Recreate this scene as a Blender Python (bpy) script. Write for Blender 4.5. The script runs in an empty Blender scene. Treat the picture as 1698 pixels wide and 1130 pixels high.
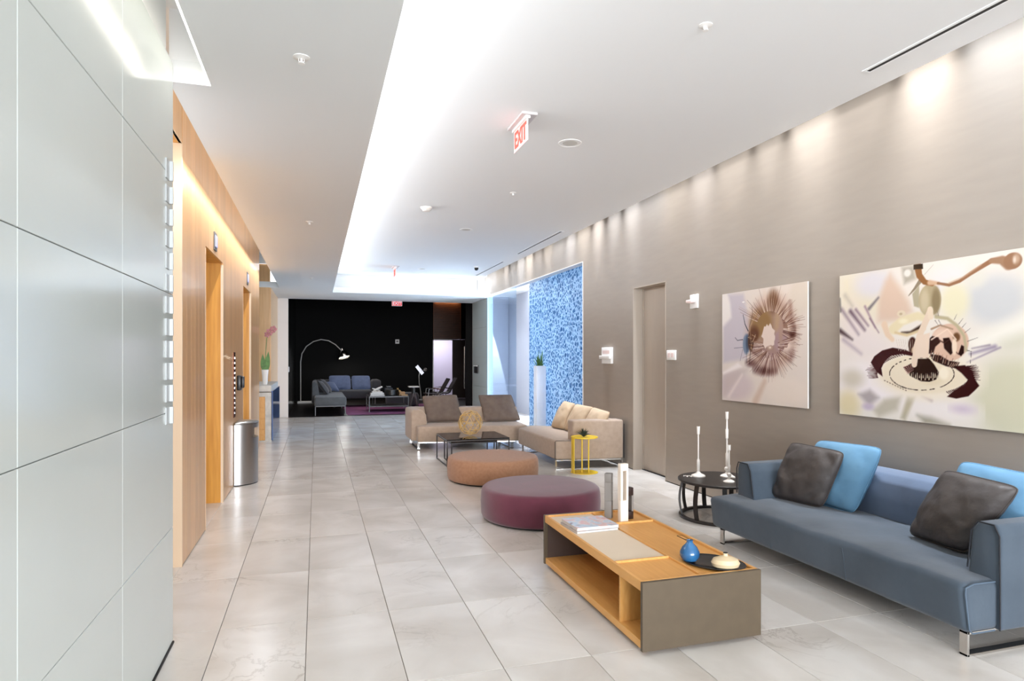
import bpy, bmesh, math, random
import numpy as np
from mathutils import Vector, Matrix, noise
random.seed(7)
PI = math.pi
scene = bpy.context.scene
COL = scene.collection

# ---------------------------------------------------------------- camera
H = 1.5
cam_d = bpy.data.cameras.new('camera'); cam = bpy.data.objects.new('camera', cam_d); COL.objects.link(cam)
cam_d.sensor_width = 36.0; cam_d.lens = 36.0*1060/1698
cam_d.shift_y = 28/1698
cam_d.clip_start = 0.05; cam_d.clip_end = 200
cam.location = (0, 0, H); cam.rotation_euler = (PI/2, 0, -math.atan(324/1060))
scene.camera = cam
scene.view_settings.view_transform = 'Standard'; scene.view_settings.look = 'None'
scene.view_settings.gamma = 1.0; scene.view_settings.use_curve_mapping = False
scene.view_settings.exposure = 0.76

# ---------------------------------------------------------------- world and large lights
w = bpy.data.worlds.new('world'); scene.world = w; w.use_nodes = True
w.node_tree.nodes['Background'].inputs[0].default_value = (0.95, 0.97, 1.0, 1)
w.node_tree.nodes['Background'].inputs[1].default_value = 1.6

def area(name, loc, size, power, color=(1, 1, 1), aim=(0, 0, -1), spread=180, up='Y'):
    """rectangular lamp; size[1] runs along the world's Y axis (or, with up='Z', upright)"""
    d = bpy.data.lights.new(name, 'AREA'); d.shape = 'RECTANGLE'; d.size = size[0]; d.size_y = size[1]
    d.energy = power; d.color = color; d.spread = math.radians(spread)
    o = bpy.data.objects.new(name, d); COL.objects.link(o); o.location = loc
    z = -Vector(aim).normalized(); y = Vector((0, 0, 1)) if up == 'Z' else Vector((0, 1, 0))
    y = (y-z*y.dot(z)).normalized(); x = y.cross(z)
    o.rotation_euler = Matrix((x, y, z)).transposed().to_euler()
    return o

# general fill lamp added behind the camera, standing for lobby daylight
area('lobby_daylight', (1.7, -8.0, 1.8), (7.0, 3.4), 980, (0.93, 0.98, 1.06), (0, 1, 0.0), 180, 'Z')
# cove strip above the soffit's lip, washing the raised ceiling
area('cove_strip', (0.16, 6.0, 3.17), (0.08, 17.6), 66, (0.96, 0.99, 1.04), (1, 0, 0.22), 130)
area('cove_strip_end', (2.1, 15.12, 3.15), (3.3, 0.05), 2.5, (0.95, 1.0, 1.05), (0, 0.3, 1))
# strip at the soffit's edge washing the timber wall
area('timber_wash', (-0.762, 7.65, 2.955), (0.02, 7.6), 31, (0.96, 0.98, 1.03), (-0.22, 0, -1), 150)
area('timber_recess', (-0.50, 7.65, 3.32), (0.08, 7.6), 5, (1.0, 0.95, 0.86), (-1, 0, -0.15), 170)  # added fill brightening the timber above the soffit, no fixture known there
# slot above the glass wall
area('glass_slot', (-0.60, 0.4, 3.10), (0.04, 6.6), 0.25, (1.0, 0.98, 0.94), (-0.35, 0, -1), 160)
# daylight of the entrance vestibule beyond the opening in the right-hand wall
area('vestibule_daylight', (6.9, 12.6, 2.0), (5.0, 2.6), 470, (0.76, 0.86, 1.0), (-1, 0, -0.1), 180, 'Z')
area('vestibule_top', (5.6, 14.6, 3.17), (1.6, 4.0), 45, (0.80, 0.87, 1.0), (0, 0.05, -1), 150)

# ---------------------------------------------------------------- helpers
def srgb(c):
    out = []
    for v in c[:3]:
        v = v/255.0
        out.append(v/12.92 if v <= 0.04045 else ((v+0.055)/1.055)**2.4)
    return tuple(out) + (1.0,)

def mat(name, col, rough=0.5, metal=0.0, var=0.0, vscale=6.0, bump=0.0, bscale=60.0, stretch=None, col2=None,
        spec=0.5, coat=0.0, emit=None, estr=0.0, objvar=0.0, trans=0.0, alpha=1.0, sheen=0.0, bdist=0.002):
    m = bpy.data.materials.new(name); m.use_nodes = True; nt = m.node_tree; b = nt.nodes['Principled BSDF']
    b.inputs['Base Color'].default_value = srgb(col); b.inputs['Roughness'].default_value = rough
    b.inputs['Metallic'].default_value = metal; b.inputs['Specular IOR Level'].default_value = spec
    b.inputs['Coat Weight'].default_value = coat
    if sheen: b.inputs['Sheen Weight'].default_value = sheen
    if trans: b.inputs['Transmission Weight'].default_value = trans
    if alpha < 1: b.inputs['Alpha'].default_value = alpha
    if emit: b.inputs['Emission Color'].default_value = srgb(emit); b.inputs['Emission Strength'].default_value = estr
    vec = None
    if var or bump or col2:
        g = nt.nodes.new('ShaderNodeNewGeometry'); mp = nt.nodes.new('ShaderNodeMapping')
        nt.links.new(g.outputs['Position'], mp.inputs['Vector'])
        if stretch: mp.inputs['Scale'].default_value = stretch
        vec = mp.outputs['Vector']
    src = None
    if var or col2:
        n = nt.nodes.new('ShaderNodeTexNoise'); n.inputs['Scale'].default_value = vscale; n.inputs['Detail'].default_value = 5
        nt.links.new(vec, n.inputs['Vector'])
        mx = nt.nodes.new('ShaderNodeMix'); mx.data_type = 'RGBA'
        c2 = col2 if col2 else tuple(max(0, v*(1-var)) for v in col)
        mx.inputs['A'].default_value = srgb(col); mx.inputs['B'].default_value = srgb(c2)
        r = nt.nodes.new('ShaderNodeMapRange'); r.inputs['From Min'].default_value = 0.3; r.inputs['From Max'].default_value = 0.7
        nt.links.new(n.outputs['Fac'], r.inputs['Value']); nt.links.new(r.outputs['Result'], mx.inputs['Factor'])
        src = mx.outputs['Result']
    if objvar:
        oi = nt.nodes.new('ShaderNodeObjectInfo'); hs = nt.nodes.new('ShaderNodeHueSaturation')
        r = nt.nodes.new('ShaderNodeMapRange'); r.inputs['To Min'].default_value = 1-objvar; r.inputs['To Max'].default_value = 1+objvar*0.5
        nt.links.new(oi.outputs['Random'], r.inputs['Value']); nt.links.new(r.outputs['Result'], hs.inputs['Value'])
        if src: nt.links.new(src, hs.inputs['Color'])
        else: hs.inputs['Color'].default_value = srgb(col)
        src = hs.outputs['Color']
    if src: nt.links.new(src, b.inputs['Base Color'])
    if bump:
        n2 = nt.nodes.new('ShaderNodeTexNoise'); n2.inputs['Scale'].default_value = bscale; n2.inputs['Detail'].default_value = 4
        nt.links.new(vec, n2.inputs['Vector'])
        bp = nt.nodes.new('ShaderNodeBump'); bp.inputs['Strength'].default_value = bump; bp.inputs['Distance'].default_value = bdist
        nt.links.new(n2.outputs['Fac'], bp.inputs['Height']); nt.links.new(bp.outputs['Normal'], b.inputs['Normal'])
    return m

def obj(name, bm, m, parent=None, smooth=True, ang=35):
    me = bpy.data.meshes.new(name)
    if parent is not None:
        bmesh.ops.translate(bm, verts=bm.verts, vec=-world_loc(parent))
    bmesh.ops.recalc_face_normals(bm, faces=bm.faces)
    bm.to_mesh(me); bm.free()
    if smooth:
        me.shade_smooth(); me.set_sharp_from_angle(angle=math.radians(ang))
    if m: me.materials.append(m)
    o = bpy.data.objects.new(name, me); COL.objects.link(o)
    if parent is not None: o.parent = parent
    return o

def world_loc(o):
    v = Vector(o.location)
    while o.parent is not None:
        o = o.parent; v = v + Vector(o.location)
    return v

def tag(o, label, cat, group=None):
    o['label'] = label; o['category'] = cat
    if group: o['group'] = group
    return o

def thing(name, label, cat, loc, group=None):
    o = bpy.data.objects.new(name, None); COL.objects.link(o); o.location = loc; o.empty_display_size = 0.1
    return tag(o, label, cat, group)

def single(name, bm, m, label, cat, loc, group=None, **k):
    """a thing that is one mesh, with its origin at its base"""
    o = obj(name, bm, m, None, **k)
    o.data.transform(Matrix.Translation(-Vector(loc))); o.location = loc
    return tag(o, label, cat, group)

def struct(name, bm, m, parent=None, **k):
    o = obj(name, bm, m, parent, **k)
    if parent is None: o['kind'] = 'structure'
    return o

def BM(): return bmesh.new()

def box(bm, x0, x1, y0, y1, z0, z1, r=0.0, seg=2):
    g = bmesh.ops.create_cube(bm, size=1.0)['verts']
    for v in g:
        v.co = Vector(((x0+x1)/2+v.co.x*(x1-x0), (y0+y1)/2+v.co.y*(y1-y0), (z0+z1)/2+v.co.z*(z1-z0)))
    if r > 0:
        es = list({e for v in g for e in v.link_edges})
        bmesh.ops.bevel(bm, geom=es, offset=r, segments=seg, profile=0.5, affect='EDGES', clamp_overlap=True)
    return bm

def prism(bm, pts, z0, z1, r=0.0, seg=2):
    b2 = bmesh.new()
    lo = [b2.verts.new((p[0], p[1], z0)) for p in pts]; hi = [b2.verts.new((p[0], p[1], z1)) for p in pts]
    n = len(pts); b2.faces.new(lo[::-1]); b2.faces.new(hi)
    for i in range(n): b2.faces.new((lo[i], lo[(i+1) % n], hi[(i+1) % n], hi[i]))
    bmesh.ops.recalc_face_normals(b2, faces=b2.faces)
    if r > 0: bmesh.ops.bevel(b2, geom=list(b2.edges), offset=r, segments=seg, profile=0.5, affect='EDGES', clamp_overlap=True)
    merge(bm, b2); return bm

def merge(bm, b2, M=None):
    mp = {}
    for v in b2.verts: mp[v] = bm.verts.new(M @ v.co if M else v.co)
    for f in b2.faces:
        try: bm.faces.new([mp[v] for v in f.verts])
        except ValueError: pass
    b2.free()

def extrude_profile(bm, prof, axis, a0, a1, r=0.0, seg=2):
    """closed 2D profile extruded along axis 'y' (profile in x,z) or 'x' (profile in y,z)"""
    b2 = bmesh.new()
    def P(p, a): return (p[0], a, p[1]) if axis == 'y' else (a, p[0], p[1])
    lo = [b2.verts.new(P(p, a0)) for p in prof]; hi = [b2.verts.new(P(p, a1)) for p in prof]
    n = len(prof); b2.faces.new(lo[::-1]); b2.faces.new(hi)
    for i in range(n): b2.faces.new((lo[i], lo[(i+1) % n], hi[(i+1) % n], hi[i]))
    bmesh.ops.recalc_face_normals(b2, faces=b2.faces)
    if r > 0: bmesh.ops.bevel(b2, geom=list(b2.edges), offset=r, segments=seg, profile=0.5, affect='EDGES', clamp_overlap=True)
    merge(bm, b2); return bm

def tube(bm, pts, r, n=8, closed=False, rz=None):
    """round bar along points; r may be a list"""
    pts = [Vector(p) for p in pts]; N = len(pts); rings = []
    up = Vector((0, 0, 1)); prev = None
    for i, p in enumerate(pts):
        if closed: t = (pts[(i+1) % N]-pts[i-1]).normalized()
        else: t = (pts[min(i+1, N-1)]-pts[max(i-1, 0)]).normalized()
        if prev is None:
            a = up if abs(t.z) < 0.9 else Vector((1, 0, 0)); u = t.cross(a).normalized()
        else: u = (prev-t*prev.dot(t)).normalized()
        prev = u; v = t.cross(u)
        rr = r[i] if isinstance(r, (list, tuple)) else r
        rings.append([bm.verts.new(p+(u*math.cos(2*PI*k/n)+v*math.sin(2*PI*k/n))*rr) for k in range(n)])
    for i in range(N if closed else N-1):
        a = rings[i]; b = rings[(i+1) % N]
        for k in range(n): bm.faces.new((a[k], a[(k+1) % n], b[(k+1) % n], b[k]))
    if not closed: bm.faces.new(rings[0][::-1]); bm.faces.new(rings[-1])
    return bm

def strip(bm, pts, side, wd, th):
    """flat bar along points; side = width direction (vector or function of i)"""
    pts = [Vector(p) for p in pts]; N = len(pts); R = []
    for i, p in enumerate(pts):
        t = (pts[min(i+1, N-1)]-pts[max(i-1, 0)]).normalized()
        s = Vector(side(i) if callable(side) else side).normalized(); nn = t.cross(s).normalized()
        R.append([bm.verts.new(p+s*a*wd/2+nn*b*th/2) for a, b in ((-1, -1), (1, -1), (1, 1), (-1, 1))])
    for i in range(N-1):
        for k in range(4): bm.faces.new((R[i][k], R[i][(k+1) % 4], R[i+1][(k+1) % 4], R[i+1][k]))
    bm.faces.new(R[0][::-1]); bm.faces.new(R[-1]); return bm

def lathe(bm, prof, c, n=32, sx=1.0, sy=1.0):
    """profile of (radius, z) from bottom to top, turned about c"""
    rings = []
    for r, z in prof:
        if r < 1e-5: rings.append([bm.verts.new((c[0], c[1], c[2]+z))])
        else: rings.append([bm.verts.new((c[0]+r*sx*math.cos(2*PI*k/n), c[1]+r*sy*math.sin(2*PI*k/n), c[2]+z)) for k in range(n)])
    for a, b in zip(rings[:-1], rings[1:]):
        for k in range(n):
            k2 = (k+1) % n
            if len(a) == 1 and len(b) == 1: continue
            if len(a) == 1: bm.faces.new((a[0], b[k2], b[k]))
            elif len(b) == 1: bm.faces.new((a[k], a[k2], b[0]))
            else: bm.faces.new((a[k], a[k2], b[k2], b[k]))
    if len(rings[0]) > 1: bm.faces.new(rings[0][::-1])
    if len(rings[-1]) > 1: bm.faces.new(rings[-1])
    return bm

def pillow(bm, c00, c10, c11, c01, t, n=20, seed=0, wr=0.006, pinch=0.06, ear=0.0):
    """cushion from four corners (bottom left, bottom right, top right, top left), thickness t"""
    c00, c10, c11, c01 = map(Vector, (c00, c10, c11, c01))
    nrm = ((c10-c00).cross(c01-c00)).normalized()
    cen = (c00+c10+c11+c01)/4
    grids = []
    for side in (1, -1):
        g = []
        for j in range(n+1):
            row = []
            for i in range(n+1):
                u = i/n; v = j/n
                a = 2*u-1; b = 2*v-1
                p = (c00*(1-u)+c10*u)*(1-v)+(c01*(1-u)+c11*u)*v
                k = (1-abs(a)**2.6)*(1-abs(b)**2.6)
                inward = pinch*((1-a*a)*abs(b)**3+(1-b*b)*abs(a)**3)*0.5+(0.13-ear)*abs(a*b)**7+0.04*abs(a*b)**3*(1-ear*8)
                p = p+(cen-p)*inward
                h = t/2*(max(k, 0)**0.48)
                w_ = noise.noise(Vector((p.x*9+seed*3.1, p.y*9, p.z*9+side)))*wr+noise.noise(Vector((p.x*22+seed, p.y*22, p.z*22)))*wr*0.45
                w_ += -wr*1.1*math.exp(-((abs(a*b)-0.45)/0.10)**2)*(0.6+0.4*math.sin(9*u+seed))
                p = p+nrm*side*(h+w_*min(1, k*3))
                row.append(p)
            g.append(row)
        grids.append(g)
    V = {}
    def vert(s, i, j):
        if i in (0, n) or j in (0, n): s = 0
        if (s, i, j) not in V: V[(s, i, j)] = bm.verts.new(grids[s][j][i])
        return V[(s, i, j)]
    for s in (0, 1):
        for j in range(n):
            for i in range(n):
                f = [vert(s, i, j), vert(s, i+1, j), vert(s, i+1, j+1), vert(s, i, j+1)]
                if s: f.reverse()
                bm.faces.new(f)
    return bm

def pillow_edge(c00, c10, c11, c01, pinch=0.06, n=20, ear=0.0):
    c00, c10, c11, c01 = map(Vector, (c00, c10, c11, c01)); cen = (c00+c10+c11+c01)/4; out = []
    seq = [(i/n, 0) for i in range(n)]+[(1, i/n) for i in range(n)]+[(1-i/n, 1) for i in range(n)]+[(0, 1-i/n) for i in range(n)]
    for u, v in seq:
        a = 2*u-1; b = 2*v-1; p = (c00*(1-u)+c10*u)*(1-v)+(c01*(1-u)+c11*u)*v
        out.append(p+(cen-p)*(pinch*((1-a*a)*abs(b)**3+(1-b*b)*abs(a)**3)*0.5+(0.13-ear)*abs(a*b)**7+0.04*abs(a*b)**3*(1-ear*8)))
    return out

def copy_tree(o, delta=(0, 0, 0), parent=None):
    c = o.copy(); COL.objects.link(c)
    if parent is None: c.location = Vector(o.location)+Vector(delta)
    else: c.parent = parent
    for ch in o.children: copy_tree(ch, (0, 0, 0), c)
    return c

# ---------------------------------------------------------------- materials
M = {}
M['plaster'] = mat('plaster', (236, 237, 237), 0.85, bump=0.05, bscale=40)
M['steel_grey'] = mat('dull_steel', (120, 118, 116), 0.55, 0.5)
M['lamp_steel'] = mat('pale_satin_steel', (196, 194, 190), 0.5, 0.2)
M['clip'] = mat('satin_clip', (186, 190, 190), 0.45, 0.2)
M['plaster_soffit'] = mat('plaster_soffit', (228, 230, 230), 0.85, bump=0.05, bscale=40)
M['taupe'] = mat('taupe_wallcovering', (160, 149, 137), 0.42, var=0.03, vscale=3, stretch=(1, 1, 6), bump=0.12, bscale=90, spec=0.55, bdist=0.0015)
M['taupe_door'] = mat('taupe_door', (186, 174, 160), 0.45, var=0.04, vscale=8, stretch=(1, 1, 0.2))
M['taupe_jamb'] = mat('taupe_jamb', (182, 170, 156), 0.45)
M['grout'] = mat('grout', (120, 112, 102), 0.8)
M['white_metal'] = mat('white_painted_metal', (238, 236, 232), 0.4)
M['chrome'] = mat('chrome', (210, 208, 205), 0.16, 1.0)
M['brushed'] = mat('brushed_steel', (166, 164, 162), 0.3, 1.0, bump=0.1, bscale=60, stretch=(1, 1, 0.05))
M['black'] = mat('black_lacquer', (16, 14, 13), 0.35)
M['darkroom'] = mat('black_wall', (9, 9, 9), 0.75, spec=0.2)
M['darkgloss'] = mat('black_polished_wall', (10, 10, 10), 0.12, spec=0.5)
M['darkfloor'] = mat('dark_timber_floor', (34, 27, 24), 0.35, var=0.3, vscale=8, stretch=(0.3, 4, 1))
M['white_glass'] = mat('white_backpainted_glass', (206, 213, 209), 0.15, coat=0.0, spec=0.6, var=0.03, vscale=0.8)
M['glass_core'] = mat('glass_wall_core', (228, 234, 232), 0.4)
M['white_glass_far'] = mat('white_glass_reception', (236, 244, 242), 0.2, coat=0.3)
M['wood'] = mat('pale_veneer', (228, 182, 130), 0.30, var=0, col2=(214, 164, 110), vscale=5, stretch=(7, 7, 0.35), objvar=0.10, coat=0.25)
M['wood_orange'] = mat('orange_veneer', (220, 158, 66), 0.35, col2=(196, 132, 48), vscale=6, stretch=(5, 5, 0.3))
M['wood_edge'] = mat('pale_timber_edge', (226, 200, 168), 0.45)
M['elev'] = mat('elevator_bronze', (150, 100, 52), 0.3, 0.6)
M['oak'] = mat('light_oak', (228, 172, 100), 0.42, col2=(216, 156, 84), vscale=7, stretch=(8, 0.6, 2))
M['oak_deep'] = mat('light_oak_inset', (222, 164, 92), 0.45, col2=(212, 152, 80), vscale=7, stretch=(8, 0.6, 2))
M['oak_dark'] = mat('oak_groove', (168, 116, 60), 0.6)
M['cream_leather'] = mat('cream_leather', (222, 204, 180), 0.5, bump=0.1, bscale=300)
M['bronze_panel'] = mat('bronze_laminate', (90, 77, 60), 0.42, 0.15, var=0.06, vscale=14, bump=0.05, bscale=200)
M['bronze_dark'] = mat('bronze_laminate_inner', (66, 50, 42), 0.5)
M['purple'] = mat('plum_velvet', (104, 44, 62), 0.85, col2=(90, 36, 52), vscale=5, sheen=0.35, bump=0.1, bscale=300, stretch=(1, 1, 1))
M['tan'] = mat('tan_wool', (172, 128, 98), 0.9, col2=(160, 116, 86), vscale=30, bump=0.3, bscale=400, sheen=0.2)
M['beige_sofa'] = mat('taupe_wool', (182, 161, 142), 0.9, col2=(172, 151, 132), vscale=20, bump=0.25, bscale=400, sheen=0.2)
M['beige_cushion'] = mat('beige_linen', (206, 182, 152), 0.9, var=0.05, vscale=10, bump=0.2, bscale=300)
M['taupe_cushion'] = mat('brown_grey_linen', (122, 106, 94), 0.85, col2=(108, 92, 82), vscale=9, bump=0.3, bscale=200)
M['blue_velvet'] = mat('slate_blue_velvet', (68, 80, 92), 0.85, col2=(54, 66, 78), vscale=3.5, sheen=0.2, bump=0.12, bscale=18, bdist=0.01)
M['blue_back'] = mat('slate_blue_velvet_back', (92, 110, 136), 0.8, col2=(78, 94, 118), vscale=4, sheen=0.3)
M['piping'] = mat('black_piping', (26, 28, 34), 0.7)
M['pale_piping'] = mat('blue_piping', (78, 94, 110), 0.7)
M['tan_piping'] = mat('pale_piping', (196, 178, 158), 0.7)
M['grey_cushion'] = mat('charcoal_leather_cushion', (72, 66, 63), 0.55, col2=(62, 56, 54), vscale=9, bump=0.5, bscale=14, bdist=0.012)
M['sky_cushion'] = mat('sky_blue_cushion', (98, 140, 168), 0.8, col2=(88, 130, 160), vscale=6, bump=0.3, bscale=14, bdist=0.008)
M['black_wood'] = mat('black_stained_wood', (46, 40, 37), 0.4, col2=(36, 31, 29), vscale=10, stretch=(4, 1, 1))
M['white_ceramic'] = mat('white_ceramic', (240, 234, 226), 0.35)
M['grey_stone'] = mat('grey_lacquer', (124, 118, 112), 0.5)
M['cream_lacquer'] = mat('cream_lacquer', (236, 224, 208), 0.45)
M['brown_lacquer'] = mat('dark_brown_lacquer', (44, 26, 20), 0.4)
M['tray'] = mat('black_tray_glaze', (24, 26, 30), 0.15)
M['blue_glaze'] = mat('blue_glaze', (52, 112, 160), 0.12, col2=(26, 70, 116), vscale=14, stretch=(1, 1, 0.5), coat=0.5)
M['cream_glaze'] = mat('cream_glaze', (206, 186, 150), 0.45)
M['paper'] = mat('paper_edge', (226, 220, 212), 0.8, var=0.08, vscale=30, stretch=(1, 1, 30))
M['yellow'] = mat('yellow_steel', (232, 196, 44), 0.4)
M['steel_dark'] = mat('dark_steel', (62, 58, 56), 0.35, 0.7)
M['black_glass'] = mat('black_glass', (10, 10, 11), 0.06, spec=0.6, coat=0.6)
M['gold_wire'] = mat('gold_wire', (220, 182, 116), 0.4, 0.3)
M['plant'] = mat('green_leaf', (104, 152, 74), 0.5, var=0.25, vscale=20)
M['plant_dark'] = mat('dark_green_leaf', (44, 56, 44), 0.55, var=0.2, vscale=30)
M['pink'] = mat('pink_petal', (238, 176, 178), 0.6)
M['stone_top'] = mat('white_stone_top', (212, 206, 196), 0.4, var=0.12, vscale=12)
M['cream_wall'] = mat('cream_panel', (222, 212, 202), 0.5)
M['blue_gloss'] = mat('blue_glass_front', (100, 120, 164), 0.08, coat=0.6)  # blue reflection of the vestibule put into the glass colour
M['vest_wall'] = mat('vestibule_wall', (206, 211, 224), 0.4, spec=0.5)
M['planter'] = mat('white_planter', (240, 242, 248), 0.4)
M['slot_black'] = mat('slot_black', (12, 11, 10), 0.6)
M['led'] = mat('led_strip', (255, 250, 240), 0.5, emit=(255, 248, 236), estr=5)
M['red_face'] = mat('exit_red_face', (214, 36, 40), 0.5, emit=(240, 60, 62), estr=0.15)
M['red_pale'] = mat('exit_coral_letter', (226, 78, 64), 0.5, emit=(255, 90, 74), estr=0.5)
M['exit_white'] = mat('exit_white_face', (226, 206, 202), 0.4, emit=(255, 226, 220), estr=0.05)
M['lilac_room'] = mat('lilac_room_wall', (206, 200, 214), 0.7)
M['brown_door'] = mat('dark_brown_door', (56, 44, 38), 0.4, var=0.1, vscale=6)
M['slat_wood'] = mat('slatted_walnut', (86, 52, 32), 0.5, var=0.25, vscale=12, stretch=(0.5, 1, 3))
M['dgrey'] = mat('charcoal_wool', (84, 84, 84), 0.9, var=0.1, vscale=10, sheen=0.2)
M['dgrey2'] = mat('dark_charcoal_wool', (62, 62, 66), 0.9, sheen=0.2)
M['dblue'] = mat('denim_blue_wool', (104, 118, 152), 0.9, var=0.1, vscale=10, sheen=0.2)
M['chair_dark'] = mat('dark_woven_leather', (44, 34, 30), 0.6)
M['lampglow'] = mat('lamp_opal', (255, 252, 244), 0.5, emit=(255, 246, 230), estr=14)
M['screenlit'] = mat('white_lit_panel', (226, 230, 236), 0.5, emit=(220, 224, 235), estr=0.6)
M['tanbox'] = mat('tan_leather', (196, 156, 112), 0.6)
M['lilac_lit'] = mat('lantern_lens', (180, 184, 226), 0.3, emit=(170, 176, 236), estr=0.12)

# marble for the floor tiles
def marble():
    m = bpy.data.materials.new('polished_marble'); m.use_nodes = True; nt = m.node_tree; N = nt.nodes; L = nt.links; b = N['Principled BSDF']
    g = N.new('ShaderNodeNewGeometry'); oi = N.new('ShaderNodeObjectInfo')
    mul = N.new('ShaderNodeMath'); mul.operation = 'MULTIPLY'; mul.inputs[1].default_value = 37.0; L.new(oi.outputs['Random'], mul.inputs[0])
    cx = N.new('ShaderNodeCombineXYZ'); L.new(mul.outputs[0], cx.inputs['Z'])
    ad = N.new('ShaderNodeVectorMath'); ad.operation = 'ADD'; L.new(g.outputs['Position'], ad.inputs[0]); L.new(cx.outputs[0], ad.inputs[1])
    n1 = N.new('ShaderNodeTexNoise'); n1.inputs['Scale'].default_value = 1.6; n1.inputs['Detail'].default_value = 7; n1.inputs['Distortion'].default_value = 0.6
    L.new(ad.outputs[0], n1.inputs['Vector'])
    r1 = N.new('ShaderNodeValToRGB'); e = r1.color_ramp.elements
    e[0].position = 0.32; e[0].color = srgb((198, 191, 182)); e[1].position = 0.68; e[1].color = srgb((222, 218, 212))
    L.new(n1.outputs['Fac'], r1.inputs['Fac'])
    n2 = N.new('ShaderNodeTexNoise'); n2.inputs['Scale'].default_value = 2.3; n2.inputs['Detail'].default_value = 9; n2.inputs['Roughness'].default_value = 0.62; n2.inputs['Distortion'].default_value = 1.2
    L.new(ad.outputs[0], n2.inputs['Vector'])
    sb = N.new('ShaderNodeMath'); sb.operation = 'SUBTRACT'; sb.inputs[1].default_value = 0.5; L.new(n2.outputs['Fac'], sb.inputs[0])
    ab = N.new('ShaderNodeMath'); ab.operation = 'ABSOLUTE'; L.new(sb.outputs[0], ab.inputs[0])
    mr = N.new('ShaderNodeMapRange'); mr.inputs['From Min'].default_value = 0.0; mr.inputs['From Max'].default_value = 0.022; mr.inputs['To Min'].default_value = 1.0; mr.inputs['To Max'].default_value = 0.0
    L.new(ab.outputs[0], mr.inputs['Value'])
    n3 = N.new('ShaderNodeTexNoise'); n3.inputs['Scale'].default_value = 1.1; L.new(ad.outputs[0], n3.inputs['Vector'])
    m3 = N.new('ShaderNodeMapRange'); m3.inputs['From Min'].default_value = 0.52; m3.inputs['From Max'].default_value = 0.70; m3.inputs['To Max'].default_value = 0.42
    L.new(n3.outputs['Fac'], m3.inputs['Value'])
    mm = N.new('ShaderNodeMath'); mm.operation = 'MULTIPLY'; L.new(mr.outputs[0], mm.inputs[0]); L.new(m3.outputs[0], mm.inputs[1])
    mx = N.new('ShaderNodeMix'); mx.data_type = 'RGBA'; mx.inputs['B'].default_value = srgb((140, 128, 116))
    L.new(mm.outputs[0], mx.inputs['Factor']); L.new(r1.outputs['Color'], mx.inputs['A'])
    hs = N.new('ShaderNodeHueSaturation'); mr2 = N.new('ShaderNodeMapRange'); mr2.inputs['To Min'].default_value = 0.96; mr2.inputs['To Max'].default_value = 1.03
    L.new(oi.outputs['Random'], mr2.inputs['Value']); L.new(mr2.outputs[0], hs.inputs['Value']); L.new(mx.outputs['Result'], hs.inputs['Color'])
    L.new(hs.outputs['Color'], b.inputs['Base Color'])
    b.inputs['Roughness'].default_value = 0.22; b.inputs['Specular IOR Level'].default_value = 0.5
    return m
M['marble'] = marble()

def frit():
    """water-like textured glass: pale blue blobs over deeper blue"""
    m = bpy.data.materials.new('rippled_blue_glass'); m.use_nodes = True; nt = m.node_tree; N = nt.nodes; L = nt.links; b = N['Principled BSDF']
    g = N.new('ShaderNodeNewGeometry')
    n0 = N.new('ShaderNodeTexNoise'); n0.inputs['Scale'].default_value = 11; L.new(g.outputs['Position'], n0.inputs['Vector'])
    mxv = N.new('ShaderNodeMix'); mxv.data_type = 'VECTOR'; mxv.inputs['Factor'].default_value = 0.10
    L.new(g.outputs['Position'], mxv.inputs['A']); L.new(n0.outputs['Color'], mxv.inputs['B'])
    v = N.new('ShaderNodeTexVoronoi'); v.feature = 'DISTANCE_TO_EDGE'; v.inputs['Scale'].default_value = 13; L.new(mxv.outputs['Result'], v.inputs['Vector'])
    r = N.new('ShaderNodeValToRGB'); e = r.color_ramp.elements
    e[0].position = 0.03; e[0].color = srgb((182, 200, 214)); e[1].position = 0.22; e[1].color = srgb((74, 108, 140))
    L.new(v.outputs['Distance'], r.inputs['Fac']); L.new(r.outputs['Color'], b.inputs['Base Color'])
    b.inputs['Roughness'].default_value = 0.25
    tr = N.new('ShaderNodeBsdfTranslucent'); L.new(r.outputs['Color'], tr.inputs['Color'])
    ms = N.new('ShaderNodeMixShader'); ms.inputs['Fac'].default_value = 0.5
    L.new(b.outputs[0], ms.inputs[1]); L.new(tr.outputs[0], ms.inputs[2]); L.new(ms.outputs[0], N['Material Output'].inputs['Surface'])
    return m
M['frit'] = frit()

def clear_glass(name, col=(0.86, 0.93, 1.0)):
    m = bpy.data.materials.new(name); m.use_nodes = True; nt = m.node_tree; N = nt.nodes; L = nt.links
    for n in list(N):
        if n.type == 'BSDF_PRINCIPLED': N.remove(n)
    t = N.new('ShaderNodeBsdfTransparent'); t.inputs['Color'].default_value = col+(1,)
    gl = N.new('ShaderNodeBsdfGlossy'); gl.inputs['Roughness'].default_value = 0.02
    lw = N.new('ShaderNodeLayerWeight'); lw.inputs['Blend'].default_value = 0.18
    mx = N.new('ShaderNodeMixShader'); sc = N.new('ShaderNodeMath'); sc.operation = 'MULTIPLY'; sc.inputs[1].default_value = 0.25; L.new(lw.outputs['Fresnel'], sc.inputs[0]); L.new(sc.outputs[0], mx.inputs['Fac']); L.new(t.outputs[0], mx.inputs[1]); L.new(gl.outputs[0], mx.inputs[2])
    L.new(mx.outputs[0], N['Material Output'].inputs['Surface']); return m
M['clear'] = clear_glass('clear_glass')

def rug_mat():
    m = mat('plum_rug', (150, 84, 128), 0.95, col2=(98, 50, 86), vscale=5, stretch=(0.5, 3, 1), bump=0.5, bscale=80); return m
M['rug'] = rug_mat()

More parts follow.
